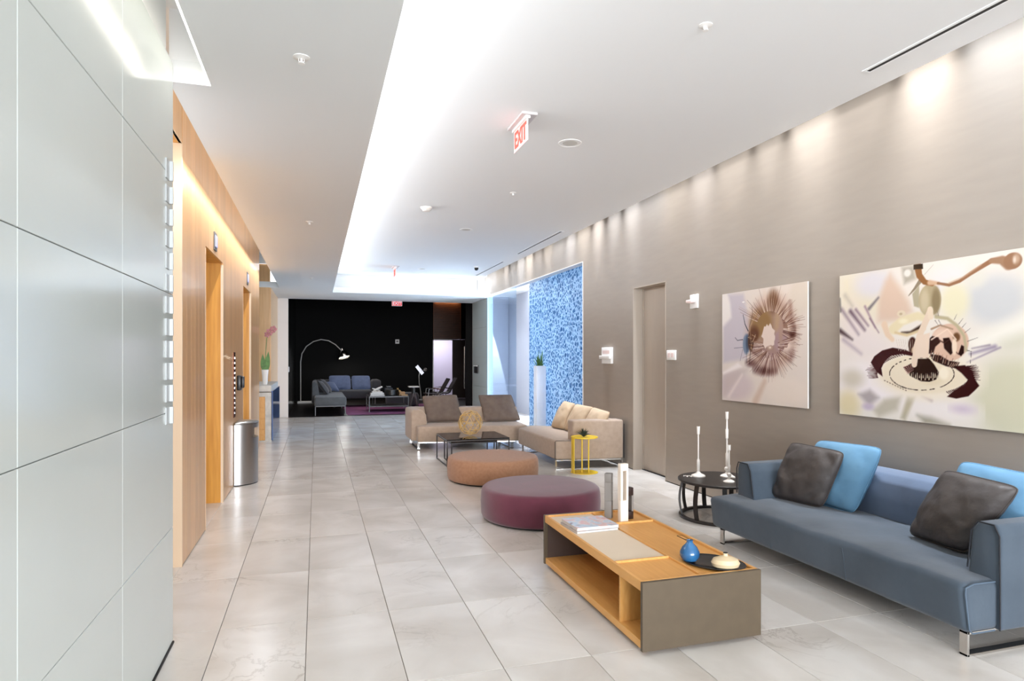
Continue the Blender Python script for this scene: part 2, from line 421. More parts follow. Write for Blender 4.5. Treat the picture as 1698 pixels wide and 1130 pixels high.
def cover_mat():
    m = bpy.data.materials.new('printed_magazine_cover'); m.use_nodes = True; nt = m.node_tree; N = nt.nodes; L = nt.links; b = N['Principled BSDF']
    g = N.new('ShaderNodeNewGeometry'); n = N.new('ShaderNodeTexNoise'); n.inputs['Scale'].default_value = 9; n.inputs['Detail'].default_value = 1.5; n.inputs['Distortion'].default_value = 1.5
    L.new(g.outputs['Position'], n.inputs['Vector'])
    r = N.new('ShaderNodeValToRGB'); r.color_ramp.interpolation = 'B_SPLINE'
    cs = [(0.30, (120, 100, 110)), (0.38, (214, 216, 220)), (0.45, (170, 200, 226)), (0.50, (236, 228, 220)), (0.56, (214, 160, 172)), (0.62, (236, 214, 206)), (0.72, (150, 110, 120))]
    el = r.color_ramp.elements
    while len(el) < len(cs): el.new(0.5)
    for e, (p, c) in zip(el, cs): e.position = p; e.color = srgb(c)
    L.new(n.outputs['Fac'], r.inputs['Fac']); L.new(r.outputs['Color'], b.inputs['Base Color']); b.inputs['Roughness'].default_value = 0.3
    return m
M['cover'] = cover_mat()

def print_mat():
    m = bpy.data.materials.new('acrylic_faced_print'); m.use_nodes = True; nt = m.node_tree; b = nt.nodes['Principled BSDF']
    a = nt.nodes.new('ShaderNodeAttribute'); a.attribute_name = 'print'; nt.links.new(a.outputs['Color'], b.inputs['Base Color'])
    b.inputs['Roughness'].default_value = 0.12; b.inputs['Specular IOR Level'].default_value = 0.35
    return m
M['print'] = print_mat()
M['acrylic_edge'] = mat('acrylic_edge', (226, 222, 216), 0.3)
# ================================================================ SETTING
# floor: grout bed with individual marble tiles
b = BM(); box(b, -2.6, 4.2, -5.0, 16.84, -0.12, -0.006); box(b, 4.2, 7.2, 9.0, 17.7, -0.12, -0.006)
floor = struct('floor', b, M['grout'], smooth=False)
XB = [-1.426+0.458*k for k in range(13)]; XB = [x for x in XB if x < 4.05][:12]+[4.170]
YB = [2.957+0.8785*k for k in range(-4, 16)]; YB[-1] = 16.83
def tile_mesh(wx, wy):
    bb = BM(); g = 0.0017
    lo = [bb.verts.new(p) for p in ((g, g, -0.01), (wx-g, g, -0.01), (wx-g, wy-g, -0.01), (g, wy-g, -0.01))]
    md = [bb.verts.new(p) for p in ((g, g, -0.0012), (wx-g, g, -0.0012), (wx-g, wy-g, -0.0012), (g, wy-g, -0.0012))]
    e = g+0.0012
    hi = [bb.verts.new(p) for p in ((e, e, 0), (wx-e, e, 0), (wx-e, wy-e, 0), (e, wy-e, 0))]
    bb.faces.new(hi)
    for A, B_ in ((lo, md), (md, hi)):
        for i in range(4): bb.faces.new((A[i], A[(i+1) % 4], B_[(i+1) % 4], B_[i]))
    me = bpy.data.meshes.new('tile'); bb.to_mesh(me); bb.free(); me.materials.append(M['marble']); return me
cache = {}
def tile(x0, x1, y0, y1):
    k = (round(x1-x0, 3), round(y1-y0, 3))
    if k not in cache: cache[k] = tile_mesh(*k)
    o = bpy.data.objects.new('tile', cache[k]); COL.objects.link(o); o.parent = floor; o.location = (x0, y0, 0)
for i in range(len(XB)-1):
    for j in range(len(YB)-1): tile(XB[i], XB[i+1], YB[j], YB[j+1])
for j in range(9):
    y0 = 9.35+0.9*j
    for x0, x1 in ((4.172, 4.63), (4.63, 5.088), (5.088, 5.546)): tile(x0, x1, y0, min(y0+0.9, 17.6))
b = BM(); box(b, -2.6, -1.43, 11.4, 14.6, -0.004, 0); box(b, 5.546, 7.1, 9.2, 17.6, -0.005, 0)
struct('floor_recess', b, M['marble'], smooth=False)
b = BM(); box(b, -0.9, 6.2, 16.842, 26.0, -0.12, 0)
struct('floor_lounge', b, M['darkfloor'], smooth=False)

# ceilings
b = BM()
box(b, -0.547, 0.345, -3.0, 3.788, 2.97, 3.09)
box(b, -0.752, 0.345, 3.788, 15.0, 2.97, 3.09)
box(b, -0.752, 4.034, 15.0, 16.93, 2.97, 3.09); box(b, -2.6, -0.752, 14.3, 16.93, 2.97, 3.09)
struct('ceiling_soffit', b, M['plaster_soffit'], smooth=False)
b = BM()
box(b, -0.40, 3.85, -3.0, 15.58, 3.44, 3.56)
box(b, -0.44, -0.40, -3.0, 15.58, 3.09, 3.56); box(b, -0.44, 3.85, 15.55, 15.60, 3.09, 3.56)
box(b, 3.842, 3.85, -3.0, 15.58, 3.45, 3.90)
box(b, 3.84, 4.2, -3.0, 15.6, 3.86, 3.90); box(b, 3.84, 4.2, 15.55, 15.60, 3.09, 3.90)
struct('ceiling', b, M['plaster'], smooth=False)
# ceiling over the timber-wall slot, the glass slot and the reception recess
b = BM()
box(b, -2.6, -0.44, 3.84, 14.3, 3.46, 3.56)
box(b, -0.95, -0.44, -3.0, 3.80, 3.36, 3.46)
box(b, -0.752, -0.547, 3.79, 3.83, 3.09, 3.46)
box(b, -0.56, -0.547, -3.0, 3.79, 3.09, 3.36)
struct('ceiling_recess', b, M['plaster'], smooth=False)
b = BM(); box(b, -0.557, -0.5475, -3.0, 3.782, 2.9725, 2.992)  # glowing line stands for lamplight caught on the ceiling lip
tag(obj('light_strip', b, M['led'], None, smooth=False), 'thin glowing white line of light along the ceiling edge beside the glass wall', 'light')
b = BM(); box(b, -0.563, -0.557, -3.0, 3.70, 2.995, 3.055)
tag(obj('light_strip', b, mat('led_linear', (255, 250, 240), 0.5, emit=(255, 248, 236), estr=1.3), None, smooth=False), 'bright strip lamp inside the ceiling slot, mirrored in the glass wall', 'light')

# left glass wall
b = BM(); box(b, -0.95, -0.737, -3.0, 3.72, 0, 3.049)
wl = struct('wall_left', b, M['glass_core'], smooth=False)
ys = [3.735-0.9144*k for k in range(8)]
zs = [0.012]+[0.6096*k for k in range(1, 5)]+[3.048]
for i in range(7):
    for j in range(5):
        bb = BM(); box(bb, -0.735, -0.722, ys[i+1]+0.0014, ys[i]-0.0014, zs[j]+0.0014, zs[j+1]-0.0014, 0.0018, 1)
        obj('glass_panel', bb, M['white_glass'], wl)
b = BM(); box(b, -0.95, -0.752, -3.0, 3.72, 3.052, 3.36); box(b, -1.02, -0.93, 3.72, 3.78, 0, 3.46)
struct('wall_left_upper', b, M['plaster_soffit'], smooth=False)
b = BM(); box(b, -0.734, -0.716, -3.0, 3.735, 0.0, 0.010)
struct('trim_1', b, M['slot_black'], smooth=False)
ORD = ('topmost', 'second from the top', 'third from the top', 'fourth from the top', 'fifth from the top', 'sixth from the top', 'sixth from the bottom', 'fifth from the bottom', 'fourth from the bottom', 'third from the bottom', 'second from the bottom', 'lowest')
for q_, (z0, z1) in enumerate([(2.40+0.0, 2.50)]+[(2.395-0.112*(k+1), 2.395-0.112*(k+1)+0.085) for k in range(11)]):
    t = thing('wall_clip', 'silver clip on the glass wall edge, '+ORD[q_], 'clip', (-0.722, 3.62, z0), 'silver clips on the glass wall edge')
    bb = BM(); box(bb, -0.722, -0.716, 3.555, 3.635, z0, z1, 0.001, 1); obj('plate', bb, M['clip'], t)
    bb = BM(); box(bb, -0.718, -0.700, 3.622, 3.634, z0, z1, 0.001, 1); obj('tongue', bb, M['clip'], t)

# elevator (timber) wall
b = BM()
box(b, -1.35, -0.940, 5.062, 6.083, 0, 3.46); box(b, -1.35, -0.940, 7.168, 9.031, 0, 3.46); box(b, -1.35, -0.940, 10.075, 11.50, 0, 3.46)
box(b, -1.35, -0.940, 6.083, 7.168, 2.47, 3.46); box(b, -1.35, -0.940, 9.031, 10.075, 2.445, 3.46)
box(b, -1.35, -0.940, 3.80, 5.062, 3.03, 3.46)
box(b, -2.4, -1.35, 11.44, 11.50, 0, 3.46)
we = struct('wall_elevators', b, M['wood_orange'], smooth=False)
def boards(y0, y1, z0, z1, n):
    for k in range(n):
        a = y0+(y1-y0)*k/n; c = y0+(y1-y0)*(k+1)/n
        bb = BM(); box(bb, -0.939, -0.921, a+0.0008, c-0.0008, z0, z1, 0.0008, 1); obj('veneer_panel', bb, M['wood'], we)
boards(5.075, 6.083, 0.008, 3.45, 6); boards(6.083, 7.168, 2.47, 3.45, 6); boards(7.168, 9.031, 0.008, 3.45, 10)
boards(9.031, 10.075, 2.445, 3.45, 6); boards(10.075, 11.50, 0.008, 3.45, 8); boards(3.80, 5.062, 3.03, 3.45, 6)
b = BM(); box(b, -0.99, -0.918, 5.050, 5.0735, 0, 3.03, 0.002, 1); box(b, -0.918, -0.94, 3.80, 5.05, 3.03, 3.034)
struct('trim_2', b, M['wood_edge'])
# pale upright edges of the portals
b = BM()
for y in (6.083, 7.168, 9.031, 10.075): box(b, -0.944, -0.919, y-0.004, y+0.004, 0, 2.45)
struct('trim_3', b, M['wood_edge'], smooth=False)
for n, (y0, y1, zt) in enumerate(((6.083, 7.168, 2.47), (9.031, 10.075, 2.445), (3.80, 5.05, 2.45))):
    b = BM(); box(b, -1.16, -1.12, y0, y1, 0.0, zt); d = struct('door_%d' % (n+1), b, M['elev'], smooth=False)
    for a, c in ((y0+0.01, (y0+y1)/2-0.002), ((y0+y1)/2+0.002, y1-0.01)):
        bb = BM(); box(bb, -1.118, -1.100, a, c, 0.006, zt-0.01, 0.002, 1); obj('door_leaf', bb, M['elev'], d)
    bb = BM(); box(bb, -1.15, -0.93, y0, y1, -0.004, 0.004); obj('threshold', bb, M['marble'], d, smooth=False)
# reception recess walls
b = BM(); box(b, -2.5, -2.42, 11.4, 14.4, 0, 3.46); struct('wall_reception', b, M['white_glass_far'], smooth=False)
b = BM(); box(b, -2.5, -0.935, 14.33, 14.40, 0, 3.46); box(b, -1.05, -0.92, 14.36, 16.83, 0, 3.1)
wr = struct('wall_timber', b, M['wood'], smooth=False)
b = BM(); box(b, -2.42, -1.15, 14.318, 14.33, 0, 3.46); struct('trim_4', b, M['white_glass_far'], smooth=False)
b = BM(); box(b, -1.0, -0.676, 16.83, 16.92, 0, 2.97); cw = struct('wall_cream', b, M['cream_wall'], smooth=False)
for z0, z1 in ((0.012, 2.362), (2.368, 2.968)):
    bb = BM(); box(bb, -0.925, -0.675, 16.818, 16.83, z0, z1, 0.0015, 1); obj('panel', bb, M['cream_wall'], cw)

# right wall
b = BM(); X0, X1 = 4.034, 4.172
box(b, X0, X1, -3.0, 6.842, 0.012, 3.86); box(b, X0, X1, 6.842, 7.672, 2.42, 3.86); box(b, X0, X1, 7.672, 9.345, 0.012, 3.86)
box(b, X0, X1, 9.345, 15.27, 3.02, 3.86); box(b, X0+0.012, X1, 15.27, 17.6, 0, 3.5)
wrt = struct('wall_right', b, M['taupe'], smooth=False)
for z0, z1 in ((0.012, 0.75), (0.75, 1.5), (1.5, 2.26), (2.26, 2.968)):
    bb = BM(); box(bb, X0, X0+0.011, 15.285, 16.84, z0+0.003, z1-0.003, 0.0015, 1); obj('glass_panel', bb, M['white_glass'], wrt)
b = BM(); box(b, X0+0.01, X0+0.03, -3.0, 6.842, 0, 0.012); box(b, X0+0.01, X0+0.03, 7.672, 9.345, 0, 0.012); struct('baseboard_right', b, M['slot_black'], smooth=False)  # dark strip in the open joint under the wall, standing for its shade
# opening edge trims
b = BM(); box(b, 4.026, 4.172, 9.345, 9.357, 0, 3.02); box(b, 4.026, 4.172, 9.345, 15.27, 3.008, 3.02)
struct('trim_5', b, M['white_metal'], smooth=False)
b = BM(); box(b, 4.028, 4.172, 15.262, 15.285, 0, 3.02); struct('trim_8', b, mat('vestibule_jamb', (140, 156, 182), 0.4), smooth=False)
b = BM(); box(b, 4.16, 4.23, 6.85, 7.664, 0.0, 0.0095); struct('trim_9', b, M['slot_black'], smooth=False)  # dark sill added to stop the light leak under the door
d = bpy.data.lights.new('vestibule_downlight', 'SPOT'); d.energy = 900; d.spot_size = math.radians(25); d.spot_blend = 0.12; d.color = (0.86, 0.93, 1.0); d.shadow_soft_size = 0.02
o = bpy.data.objects.new('vestibule_downlight', d); COL.objects.link(o); o.location = (4.66, 17.30, 3.2); o.rotation_euler = (math.radians(5), 0, 0)
# door in the right wall
b = BM(); box(b, 4.180, 4.215, 6.852, 7.662, 0.010, 2.412, 0.002, 1); d = struct('door_4', b, M['taupe_door'])
bb = BM(); tube(bb, [(4.180, 6.91, 1.02), (4.140, 6.91, 1.02)], 0.010, 10); tube(bb, [(4.142, 6.90, 1.02), (4.142, 7.00, 1.02)], 0.008, 10); obj('door_handle', bb, M['chrome'], d)
b = BM(); box(b, 4.030, 4.19, 7.664, 7.674, 0, 2.42); box(b, 4.030, 4.19, 6.840, 6.850, 0, 2.42); box(b, 4.030, 4.19, 6.84, 7.674, 2.412, 2.422)
box(b, 4.168, 4.178, 7.640, 7.664, 0, 2.412); box(b, 4.168, 4.178, 6.850, 6.862, 0, 2.412); struct('trim_6', b, M['taupe_jamb'], smooth=False)
b = BM(); box(b, 4.216, 4.30, 6.7, 7.8, 0, 2.6); struct('wall_behind_door', b, M['taupe'], smooth=False)

# vestibule beyond the opening
b = BM(); box(b, 5.27, 5.35, 15.36, 17.6, 0, 3.24); box(b, 5.35, 7.2, 15.36, 15.44, 0, 3.24); wv = struct('wall_vestibule', b, M['vest_wall'], smooth=False)
b = BM(); box(b, 4.05, 5.35, 17.6, 17.68, 0, 3.5); wb = struct('wall_vestibule_back', b, M['vest_wall'], smooth=False)
for z0, z1 in ((0.01, 0.75), (0.75, 1.5), (1.5, 2.26), (2.26, 3.22)):
    bb = BM(); box(bb, 4.18, 5.26, 17.588, 17.6, z0+0.003, z1-0.003, 0.0015, 1); obj('glass_panel', bb, M['vest_wall'], wb)
b = BM(); box(b, 4.172, 7.2, 9.2, 17.68, 3.23, 3.30); struct('ceiling_vestibule', b, M['plaster'], smooth=False)
b = BM(); box(b, 4.172, 7.2, 9.26, 9.34, 0, 3.24); struct('wall_vestibule_front', b, M['vest_wall'], smooth=False)
b = BM(); box(b, 4.50, 4.52, 9.36, 13.42, 0.0, 3.228, 0.002, 1); t = struct('window_1', b, M['frit'])
b = BM(); box(b, 4.06, 4.072, 13.0, 15.25, 0.01, 3.0, 0.001, 1); struct('window_2', b, M['clear'])

# lounge (black room)
b = BM(); box(b, -0.76, -0.674, 16.93, 23.1, 0, 3.6); struct('wall_lounge_left', b, M['darkgloss'], smooth=False)
b = BM(); box(b, -0.76, 4.02, 23.0, 23.12, 0, 3.6); box(b, 4.02, 5.24, 23.0, 23.12, 2.16, 3.6); box(b, 5.24, 6.2, 23.0, 23.12, 0, 3.6)
struct('wall_lounge_back', b, M['darkroom'], smooth=False)
b = BM(); box(b, 6.1, 6.2, 17.68, 23.1, 0, 3.6); box(b, 4.05, 6.2, 17.69, 17.75, 0, 3.6); box(b, 4.034, 4.05, 16.93, 17.69, 0, 3.6); struct('wall_lounge_right', b, M['darkroom'], smooth=False)
b = BM(); box(b, -0.76, 6.2, 16.93, 23.1, 3.55, 3.65); box(b, -0.76, 4.05, 16.925, 16.95, 2.972, 3.6); struct('ceiling_lounge', b, M['darkroom'], smooth=False)
b = BM(); box(b, 3.2, 6.1, 25.4, 25.5, 0, 2.6); box(b, 3.2, 3.3, 23.12, 25.4, 0, 2.6); box(b, 6.0, 6.1, 23.12, 25.4, 0, 2.6); box(b, 3.2, 6.1, 23.12, 25.5, 2.5, 2.6)
struct('wall_passage', b, M['lilac_room'], smooth=False)
area('passage_light', (4.6, 24.3, 2.45), (1.4, 1.4), 34, (0.92, 0.9, 1.0), (0, 0, -1))
b = BM(); box(b, 4.74, 5.22, 22.93, 22.985, 0.01, 2.15, 0.003, 1); d = struct('door_5', b, M['brown_door'])
bb = BM(); tube(bb, [(5.17, 22.86, 0.36), (5.17, 22.86, 1.9)], 0.016, 10)
for z in (0.5, 1.76): tube(bb, [(5.17, 22.86, z), (5.17, 22.94, z)], 0.010, 8)
obj('door_handle', bb, M['chrome'], d)
b = BM(); box(b, 4.02, 4.05, 22.96, 23.0, 0, 2.16); box(b, 4.02, 4.76, 22.96, 23.0, 2.12, 2.16); struct('trim_7', b, M['white_metal'], smooth=False)
# slatted screen over the doorway
t = thing('slatted_screen', 'dark walnut slatted screen hanging above the lounge doorway', 'screen', (4.53, 22.9, 2.17))
bb = BM(); box(bb, 4.03, 5.03, 22.92, 22.95, 2.17, 3.5); box(bb, 4.02, 4.035, 22.86, 22.95, 2.17, 3.5); box(bb, 5.025, 5.04, 22.86, 22.95, 2.17, 3.5); obj('frame', bb, mat('screen_frame', (110, 70, 40), 0.5), t, smooth=False)
for k in range(22):
    z = 2.18+k*0.06; bb = BM(); box(bb, 4.036, 5.024, 22.885, 22.92, z, z+0.046); obj('slat', bb, M['slat_wood'], t, smooth=False)
area('screen_glow', (4.53, 22.82, 3.5), (0.9, 0.05), 1.4, (1.0, 0.5, 0.2), (0, 0.35, -1))
# wall-wash lamps in the slot beside the right wall
random.seed(5)
for k in range(30):
    y = -0.4+0.54*k
    o = area('wall_washer', (3.935, y, 3.80), (0.05, random.uniform(0.34, 0.60)), random.choice((1.5, 2.1, 2.7, 3.3)), random.choice(((0.97, 0.99, 1.03), (0.86, 0.95, 1.10), (0.93, 0.97, 1.06))), (0.05, 0, -1), 44)

# ================================================================ CEILING DEVICES
def disc_thing(name, label, cat, x, y, z, r, m, h=0.006, group=None):
    b = BM(); lathe(b, [(r, 0), (r, -h*0.5), (r*0.93, -h), (0, -h)], (0, 0, 0), 32)
    o = obj(name, b, m); o.location = (x, y, z); return tag(o, label, cat, group)
def sprinkler(x, y, z, label):
    t = thing('fire_sprinkler', label, 'sprinkler', (x, y, z))
    b = BM(); lathe(b, [(0.040, 0), (0.040, -0.003), (0.018, -0.008), (0, -0.008)], (x, y, z), 24); obj('escutcheon', b, M['white_metal'], t)
    b = BM(); tube(b, [(x, y, z-0.005), (x, y, z-0.028)], 0.006, 8); lathe(b, [(0, -0.034), (0.017, -0.032), (0.017, -0.030), (0, -0.028)], (x, y, z), 16)
    tube(b, [(x-0.012, y, z-0.008), (x-0.013, y, z-0.02), (x, y, z-0.028)], 0.002, 6); tube(b, [(x+0.012, y, z-0.008), (x+0.013, y, z-0.02), (x, y, z-0.028)], 0.002, 6); obj('sprinkler_head', b, M['white_metal'], t)
sprinkler(-0.071, 3.293, 2.97, 'sprinkler on the lower left ceiling band, the largest of its row')
sprinkler(-0.075, 7.265, 2.97, 'sprinkler on the lower ceiling band, middle of its row of three')
sprinkler(-0.096, 12.37, 2.97, 'tiny sprinkler at the far end of the lower ceiling band')
sprinkler(2.172, 3.239, 3.44, 'sprinkler on the raised ceiling, the one near the top of the picture')
sprinkler(2.215, 7.20, 3.44, 'small sprinkler on the raised ceiling beyond the exit sign')
t = thing('smoke_detector', 'round white smoke detector on the raised ceiling', 'detector', (1.356, 8.22, 3.44))
b = BM(); lathe(b, [(0.075, 0), (0.075, -0.014), (0.058, -0.03), (0.05, -0.05), (0.03, -0.056), (0, -0.056)], (1.356, 8.22, 3.44), 32); obj('housing', b, M['white_ceramic'], t)
b = BM(); lathe(b, [(0.052, -0.036), (0.054, -0.044), (0.05, -0.046)], (1.356, 8.22, 3.44), 24); obj('sensor_ring', b, M['steel_dark'], t)
def speaker(x, y, label, r=0.105):
    t = thing('ceiling_speaker', label, 'speaker', (x, y, 3.44))
    b = BM(); lathe(b, [(r, 0), (r, -0.004), (r*0.93, -0.006), (r*0.92, -0.004)], (x, y, 3.44), 36); obj('rim', b, M['white_metal'], t)
    b = BM(); lathe(b, [(r*0.92, -0.003), (r*0.5, -0.0045), (0, -0.005)], (x, y, 3.44), 36); obj('mesh_cover', b, mat('speaker_mesh', (206, 203, 196), 0.8, bump=0.4, bscale=900), t)
speaker(2.19, 5.373, 'large round flush speaker on the raised ceiling beside the exit sign')
speaker(2.17, 9.48, 'round flush speaker on the raised ceiling beyond the smoke detector', 0.10)
speaker(2.209, 13.95, 'faint flush speaker at the far end of the raised ceiling', 0.10)
def diffuser(y0, y1, x, label):
    t = thing('slot_diffuser', label, 'air vent', (x, (y0+y1)/2, 3.44))
    b = BM()
    for a, c in ((x-0.036, x-0.016), (x+0.016, x+0.036)): box(b, a, c, y0, y1, 3.434, 3.4405)
    box(b, x-0.04, x+0.04, y0-0.015, y0, 3.434, 3.4405); box(b, x-0.04, x+0.04, y1, y1+0.015, 3.434, 3.4405); obj('frame', b, M['plaster'], t, smooth=False)
    b = BM(); box(b, x-0.016, x+0.016, y0, y1, 3.436, 3.4402); obj('slot', b, M['slot_black'], t, smooth=False)
diffuser(2.35, 3.43, 3.566, 'long black air slot in the ceiling near the top right corner')
diffuser(9.18, 11.4, 3.60, 'white-framed air slot in the ceiling, the middle one of three')
diffuser(12.43, 14.7, 3.61, 'thin air slot at the far end of the raised ceiling')
t = thing('security_camera', 'small black dome camera under the far raised ceiling', 'camera', (3.256, 13.245, 3.44))
b = BM(); lathe(b, [(0.06, 0), (0.06, -0.02), (0.045, -0.03), (0, -0.03)], (3.256, 13.245, 3.44), 24); obj('mount', b, M['white_metal'], t)
b = BM(); lathe(b, [(0.045, -0.028), (0.043, -0.06), (0.025, -0.085), (0, -0.092)], (3.256, 13.245, 3.44), 24); obj('dome', b, M['black_glass'], t)

def text_mesh(s, size, m, parent, M4, name='lettering', depth=0.002):
    c = bpy.data.curves.new('t', 'FONT'); c.body = s; c.size = size; c.extrude = depth; c.align_x = 'CENTER'; c.align_y = 'CENTER'; c.offset = size*0.018
    o = bpy.data.objects.new('t', c); COL.objects.link(o); dg = bpy.context.evaluated_depsgraph_get()
    me = bpy.data.meshes.new_from_object(o.evaluated_get(dg)); bpy.data.objects.remove(o); bpy.data.curves.remove(c)
    me.transform(M4); me.transform(Matrix.Translation(-world_loc(parent))); me.materials.clear(); me.materials.append(m); me.name = name
    q = bpy.data.objects.new(name, me); COL.objects.link(q); q.parent = parent; return q
def edge_exit(x, y0, y1, zt, zb, label):
    ym = (y0+y1)/2; t = thing('exit_sign', label, 'sign', (x, ym, 3.44))
    b = BM(); box(b, x-0.055, x+0.075, y0-0.02, y1+0.02, 3.420, 3.4405, 0.003, 1); obj('canopy', b, mat('exit_canopy', (206, 198, 196), 0.4), t)
    b = BM(); box(b, x-0.02, x+0.02, y0, y1, 3.398, 3.420, 0.002, 1); obj('rail', b, M['white_metal'], t)
    b = BM(); box(b, x-0.004, x+0.004, y0+0.005, y1-0.005, zb, 3.400, 0.0015, 1); pn = obj('panel', b, M['exit_white'], t)
    Mx = Matrix.Translation((x-0.006, ym, (3.395+zb)/2)) @ Matrix.Rotation(-PI/2, 4, 'Z') @ Matrix.Rotation(PI/2, 4, 'X') @ Matrix.Diagonal((0.92, 1.15, 1, 1))
    text_mesh('EXIT', 0.165, M['red_pale'], t, Mx)
edge_exit(1.60, 4.80, 5.17, 3.40, 3.222, 'edge-lit coral EXIT sign hanging from the raised ceiling, the large one')
edge_exit(1.60, 13.62, 14.0, 3.40, 3.21, 'edge-lit EXIT sign seen side-on at the far raised ceiling')
t = thing('exit_sign', 'red EXIT sign hung under the beam before the black lounge', 'sign', (2.006, 16.86, 2.97))
b = BM(); box(b, 1.872, 2.140, 16.835, 16.875, 2.842, 2.968, 0.004, 1); obj('housing', b, M['exit_white'], t)
b = BM(); box(b, 1.882, 2.130, 16.829, 16.836, 2.852, 2.958); obj('face', b, M['red_face'], t, smooth=False)
text_mesh('EXIT', 0.112, M['exit_white'], t, Matrix.Translation((2.006, 16.826, 2.905)) @ Matrix.Rotation(PI/2, 4, 'X'))

# ================================================================ WALL DEVICES
def wallbox(name, label, cat, y0, y1, z0, z1, th=0.035, bar=None, x=4.034):
    t = thing(name, label, cat, (x, (y0+y1)/2, (z0+z1)/2))
    b = BM(); box(b, x-th, x, y0, y1, z0, z1, 0.005, 2); obj('housing', b, M['white_metal'], t)
    return t
t = wallbox('alarm_unit', 'white square alarm unit with a ledge, on the wall before the blue glass', 'alarm', 8.27, 8.58, 1.41, 1.645, 0.04)
b = BM(); box(b, 3.960, 3.996, 8.255, 8.595, 1.478, 1.528, 0.006, 2); obj('ledge', b, M['white_metal'], t)
b = BM(); box(b, 3.991, 3.9945, 8.31, 8.54, 1.55, 1.60); obj('grille', b, M['exit_white'], t, smooth=False)
t = wallbox('control_plate', 'small white control plate on the wall just right of the door', 'switch', 6.60, 6.79, 1.468, 1.585, 0.022)
b = BM()
for k in range(2): box(b, 4.008, 4.0125, 6.63+k*0.075, 6.685+k*0.075, 1.50, 1.555, 0.002, 1)
obj('button', b, M['exit_white'], t)
t = wallbox('strobe_light', 'white fire strobe jutting from the wall above the control plate', 'alarm', 6.14, 6.285, 2.045, 2.20, 0.025)
b = BM(); box(b, 3.945, 4.010, 6.17, 6.27, 2.105, 2.140, 0.010, 3); obj('strobe_lens', b, M['exit_white'], t)
t = thing('card_reader', 'brushed steel card reader on the pale glass at the corridor end', 'control', (4.034, 16.36, 1.19))
b = BM(); box(b, 4.00, 4.034, 16.15, 16.55, 1.085, 1.29, 0.004, 1); obj('plate', b, M['steel_dark'], t)
b = BM(); box(b, 3.985, 4.002, 16.15, 16.55, 1.262, 1.292, 0.002, 1); obj('hood', b, M['white_metal'], t)
t = thing('light_switch', 'white switch plate on the black side wall of the lounge', 'switch', (-0.674, 16.99, 1.2))
b = BM(); box(b, -0.674, -0.664, 16.96, 17.25, 1.13, 1.26, 0.002, 1); obj('plate', b, M['white_metal'], t)
b = BM(); box(b, -0.664, -0.660, 17.0, 17.21, 1.16, 1.23, 0.001, 1); obj('rocker', b, M['exit_white'], t)
t = thing('thermostat', 'small white thermostat alone on the black lounge wall', 'thermostat', (2.75, 23.0, 2.06))
b = BM(); box(b, 2.68, 2.82, 22.975, 23.0, 1.99, 2.14, 0.004, 1); obj('plate', b, M['white_metal'], t)
b = BM(); box(b, 2.715, 2.785, 22.97, 22.976, 2.04, 2.10); obj('display', b, M['grey_stone'], t, smooth=False)

# elevator signals
for y, lab in ((6.60, 'square glass hall lantern above the large elevator opening'), (9.55, 'glass hall lantern above the farther elevator opening')):
    t = thing('hall_lantern', lab, 'lantern', (-0.921, y, 2.6))
    b = BM(); box(b, -0.921, -0.910, y-0.075, y+0.075, 2.51, 2.68, 0.003, 1); obj('plate', b, M['steel_grey'], t)
    b = BM(); box(b, -0.910, -0.902, y-0.055, y+0.055, 2.54, 2.65, 0.002, 1); obj('lens', b, M['lilac_lit'], t)
t = thing('call_panel', 'tall bronze elevator call panel between the two openings', 'control panel', (-0.921, 8.06, 1.1))
b = BM(); box(b, -0.921, -0.912, 8.00, 8.14, 0.80, 1.56, 0.002, 1); obj('plate', b, mat('bronze_plate', (80, 40, 24), 0.2, 0.8), t)
for k in range(12): b = BM(); box(b, -0.912, -0.903, 8.05, 8.09, 0.84+k*0.058, 0.868+k*0.058, 0.003, 1); obj('button', b, M['chrome'], t)
t = thing('card_phone', 'black intercom handset box on the timber wall beside the call panel', 'intercom', (-0.921, 8.42, 1.2))
b = BM(); box(b, -0.921, -0.875, 8.34, 8.47, 1.10, 1.28, 0.010, 2); obj('housing', b, M['black'], t)
b = BM(); box(b, -0.876, -0.840, 8.36, 8.42, 1.13, 1.27, 0.010, 2); obj('handset', b, M['black'], t)

# ================================================================ TRASH BIN, RECEPTION DESK
tx, ty, r = -0.915, 8.275, 0.245
t = thing('trash_bin', 'half-round stainless steel trash bin against the timber wall', 'trash bin', (tx+0.12, ty, 0))
def half(r, n=28): return [(tx, ty-r)]+[(tx+r*math.cos(-PI/2+PI*k/n)*0.98, ty+r*math.sin(-PI/2+PI*k/n)) for k in range(1, n)]+[(tx, ty+r)]
def arc_pts(r, a0, a1, n): return [(tx+r*math.cos(a)*0.98, ty+r*math.sin(a)) for a in [a0+(a1-a0)*k/n for k in range(n+1)]]
b = BM(); prism(b, half(r), 0.012, 0.55); 
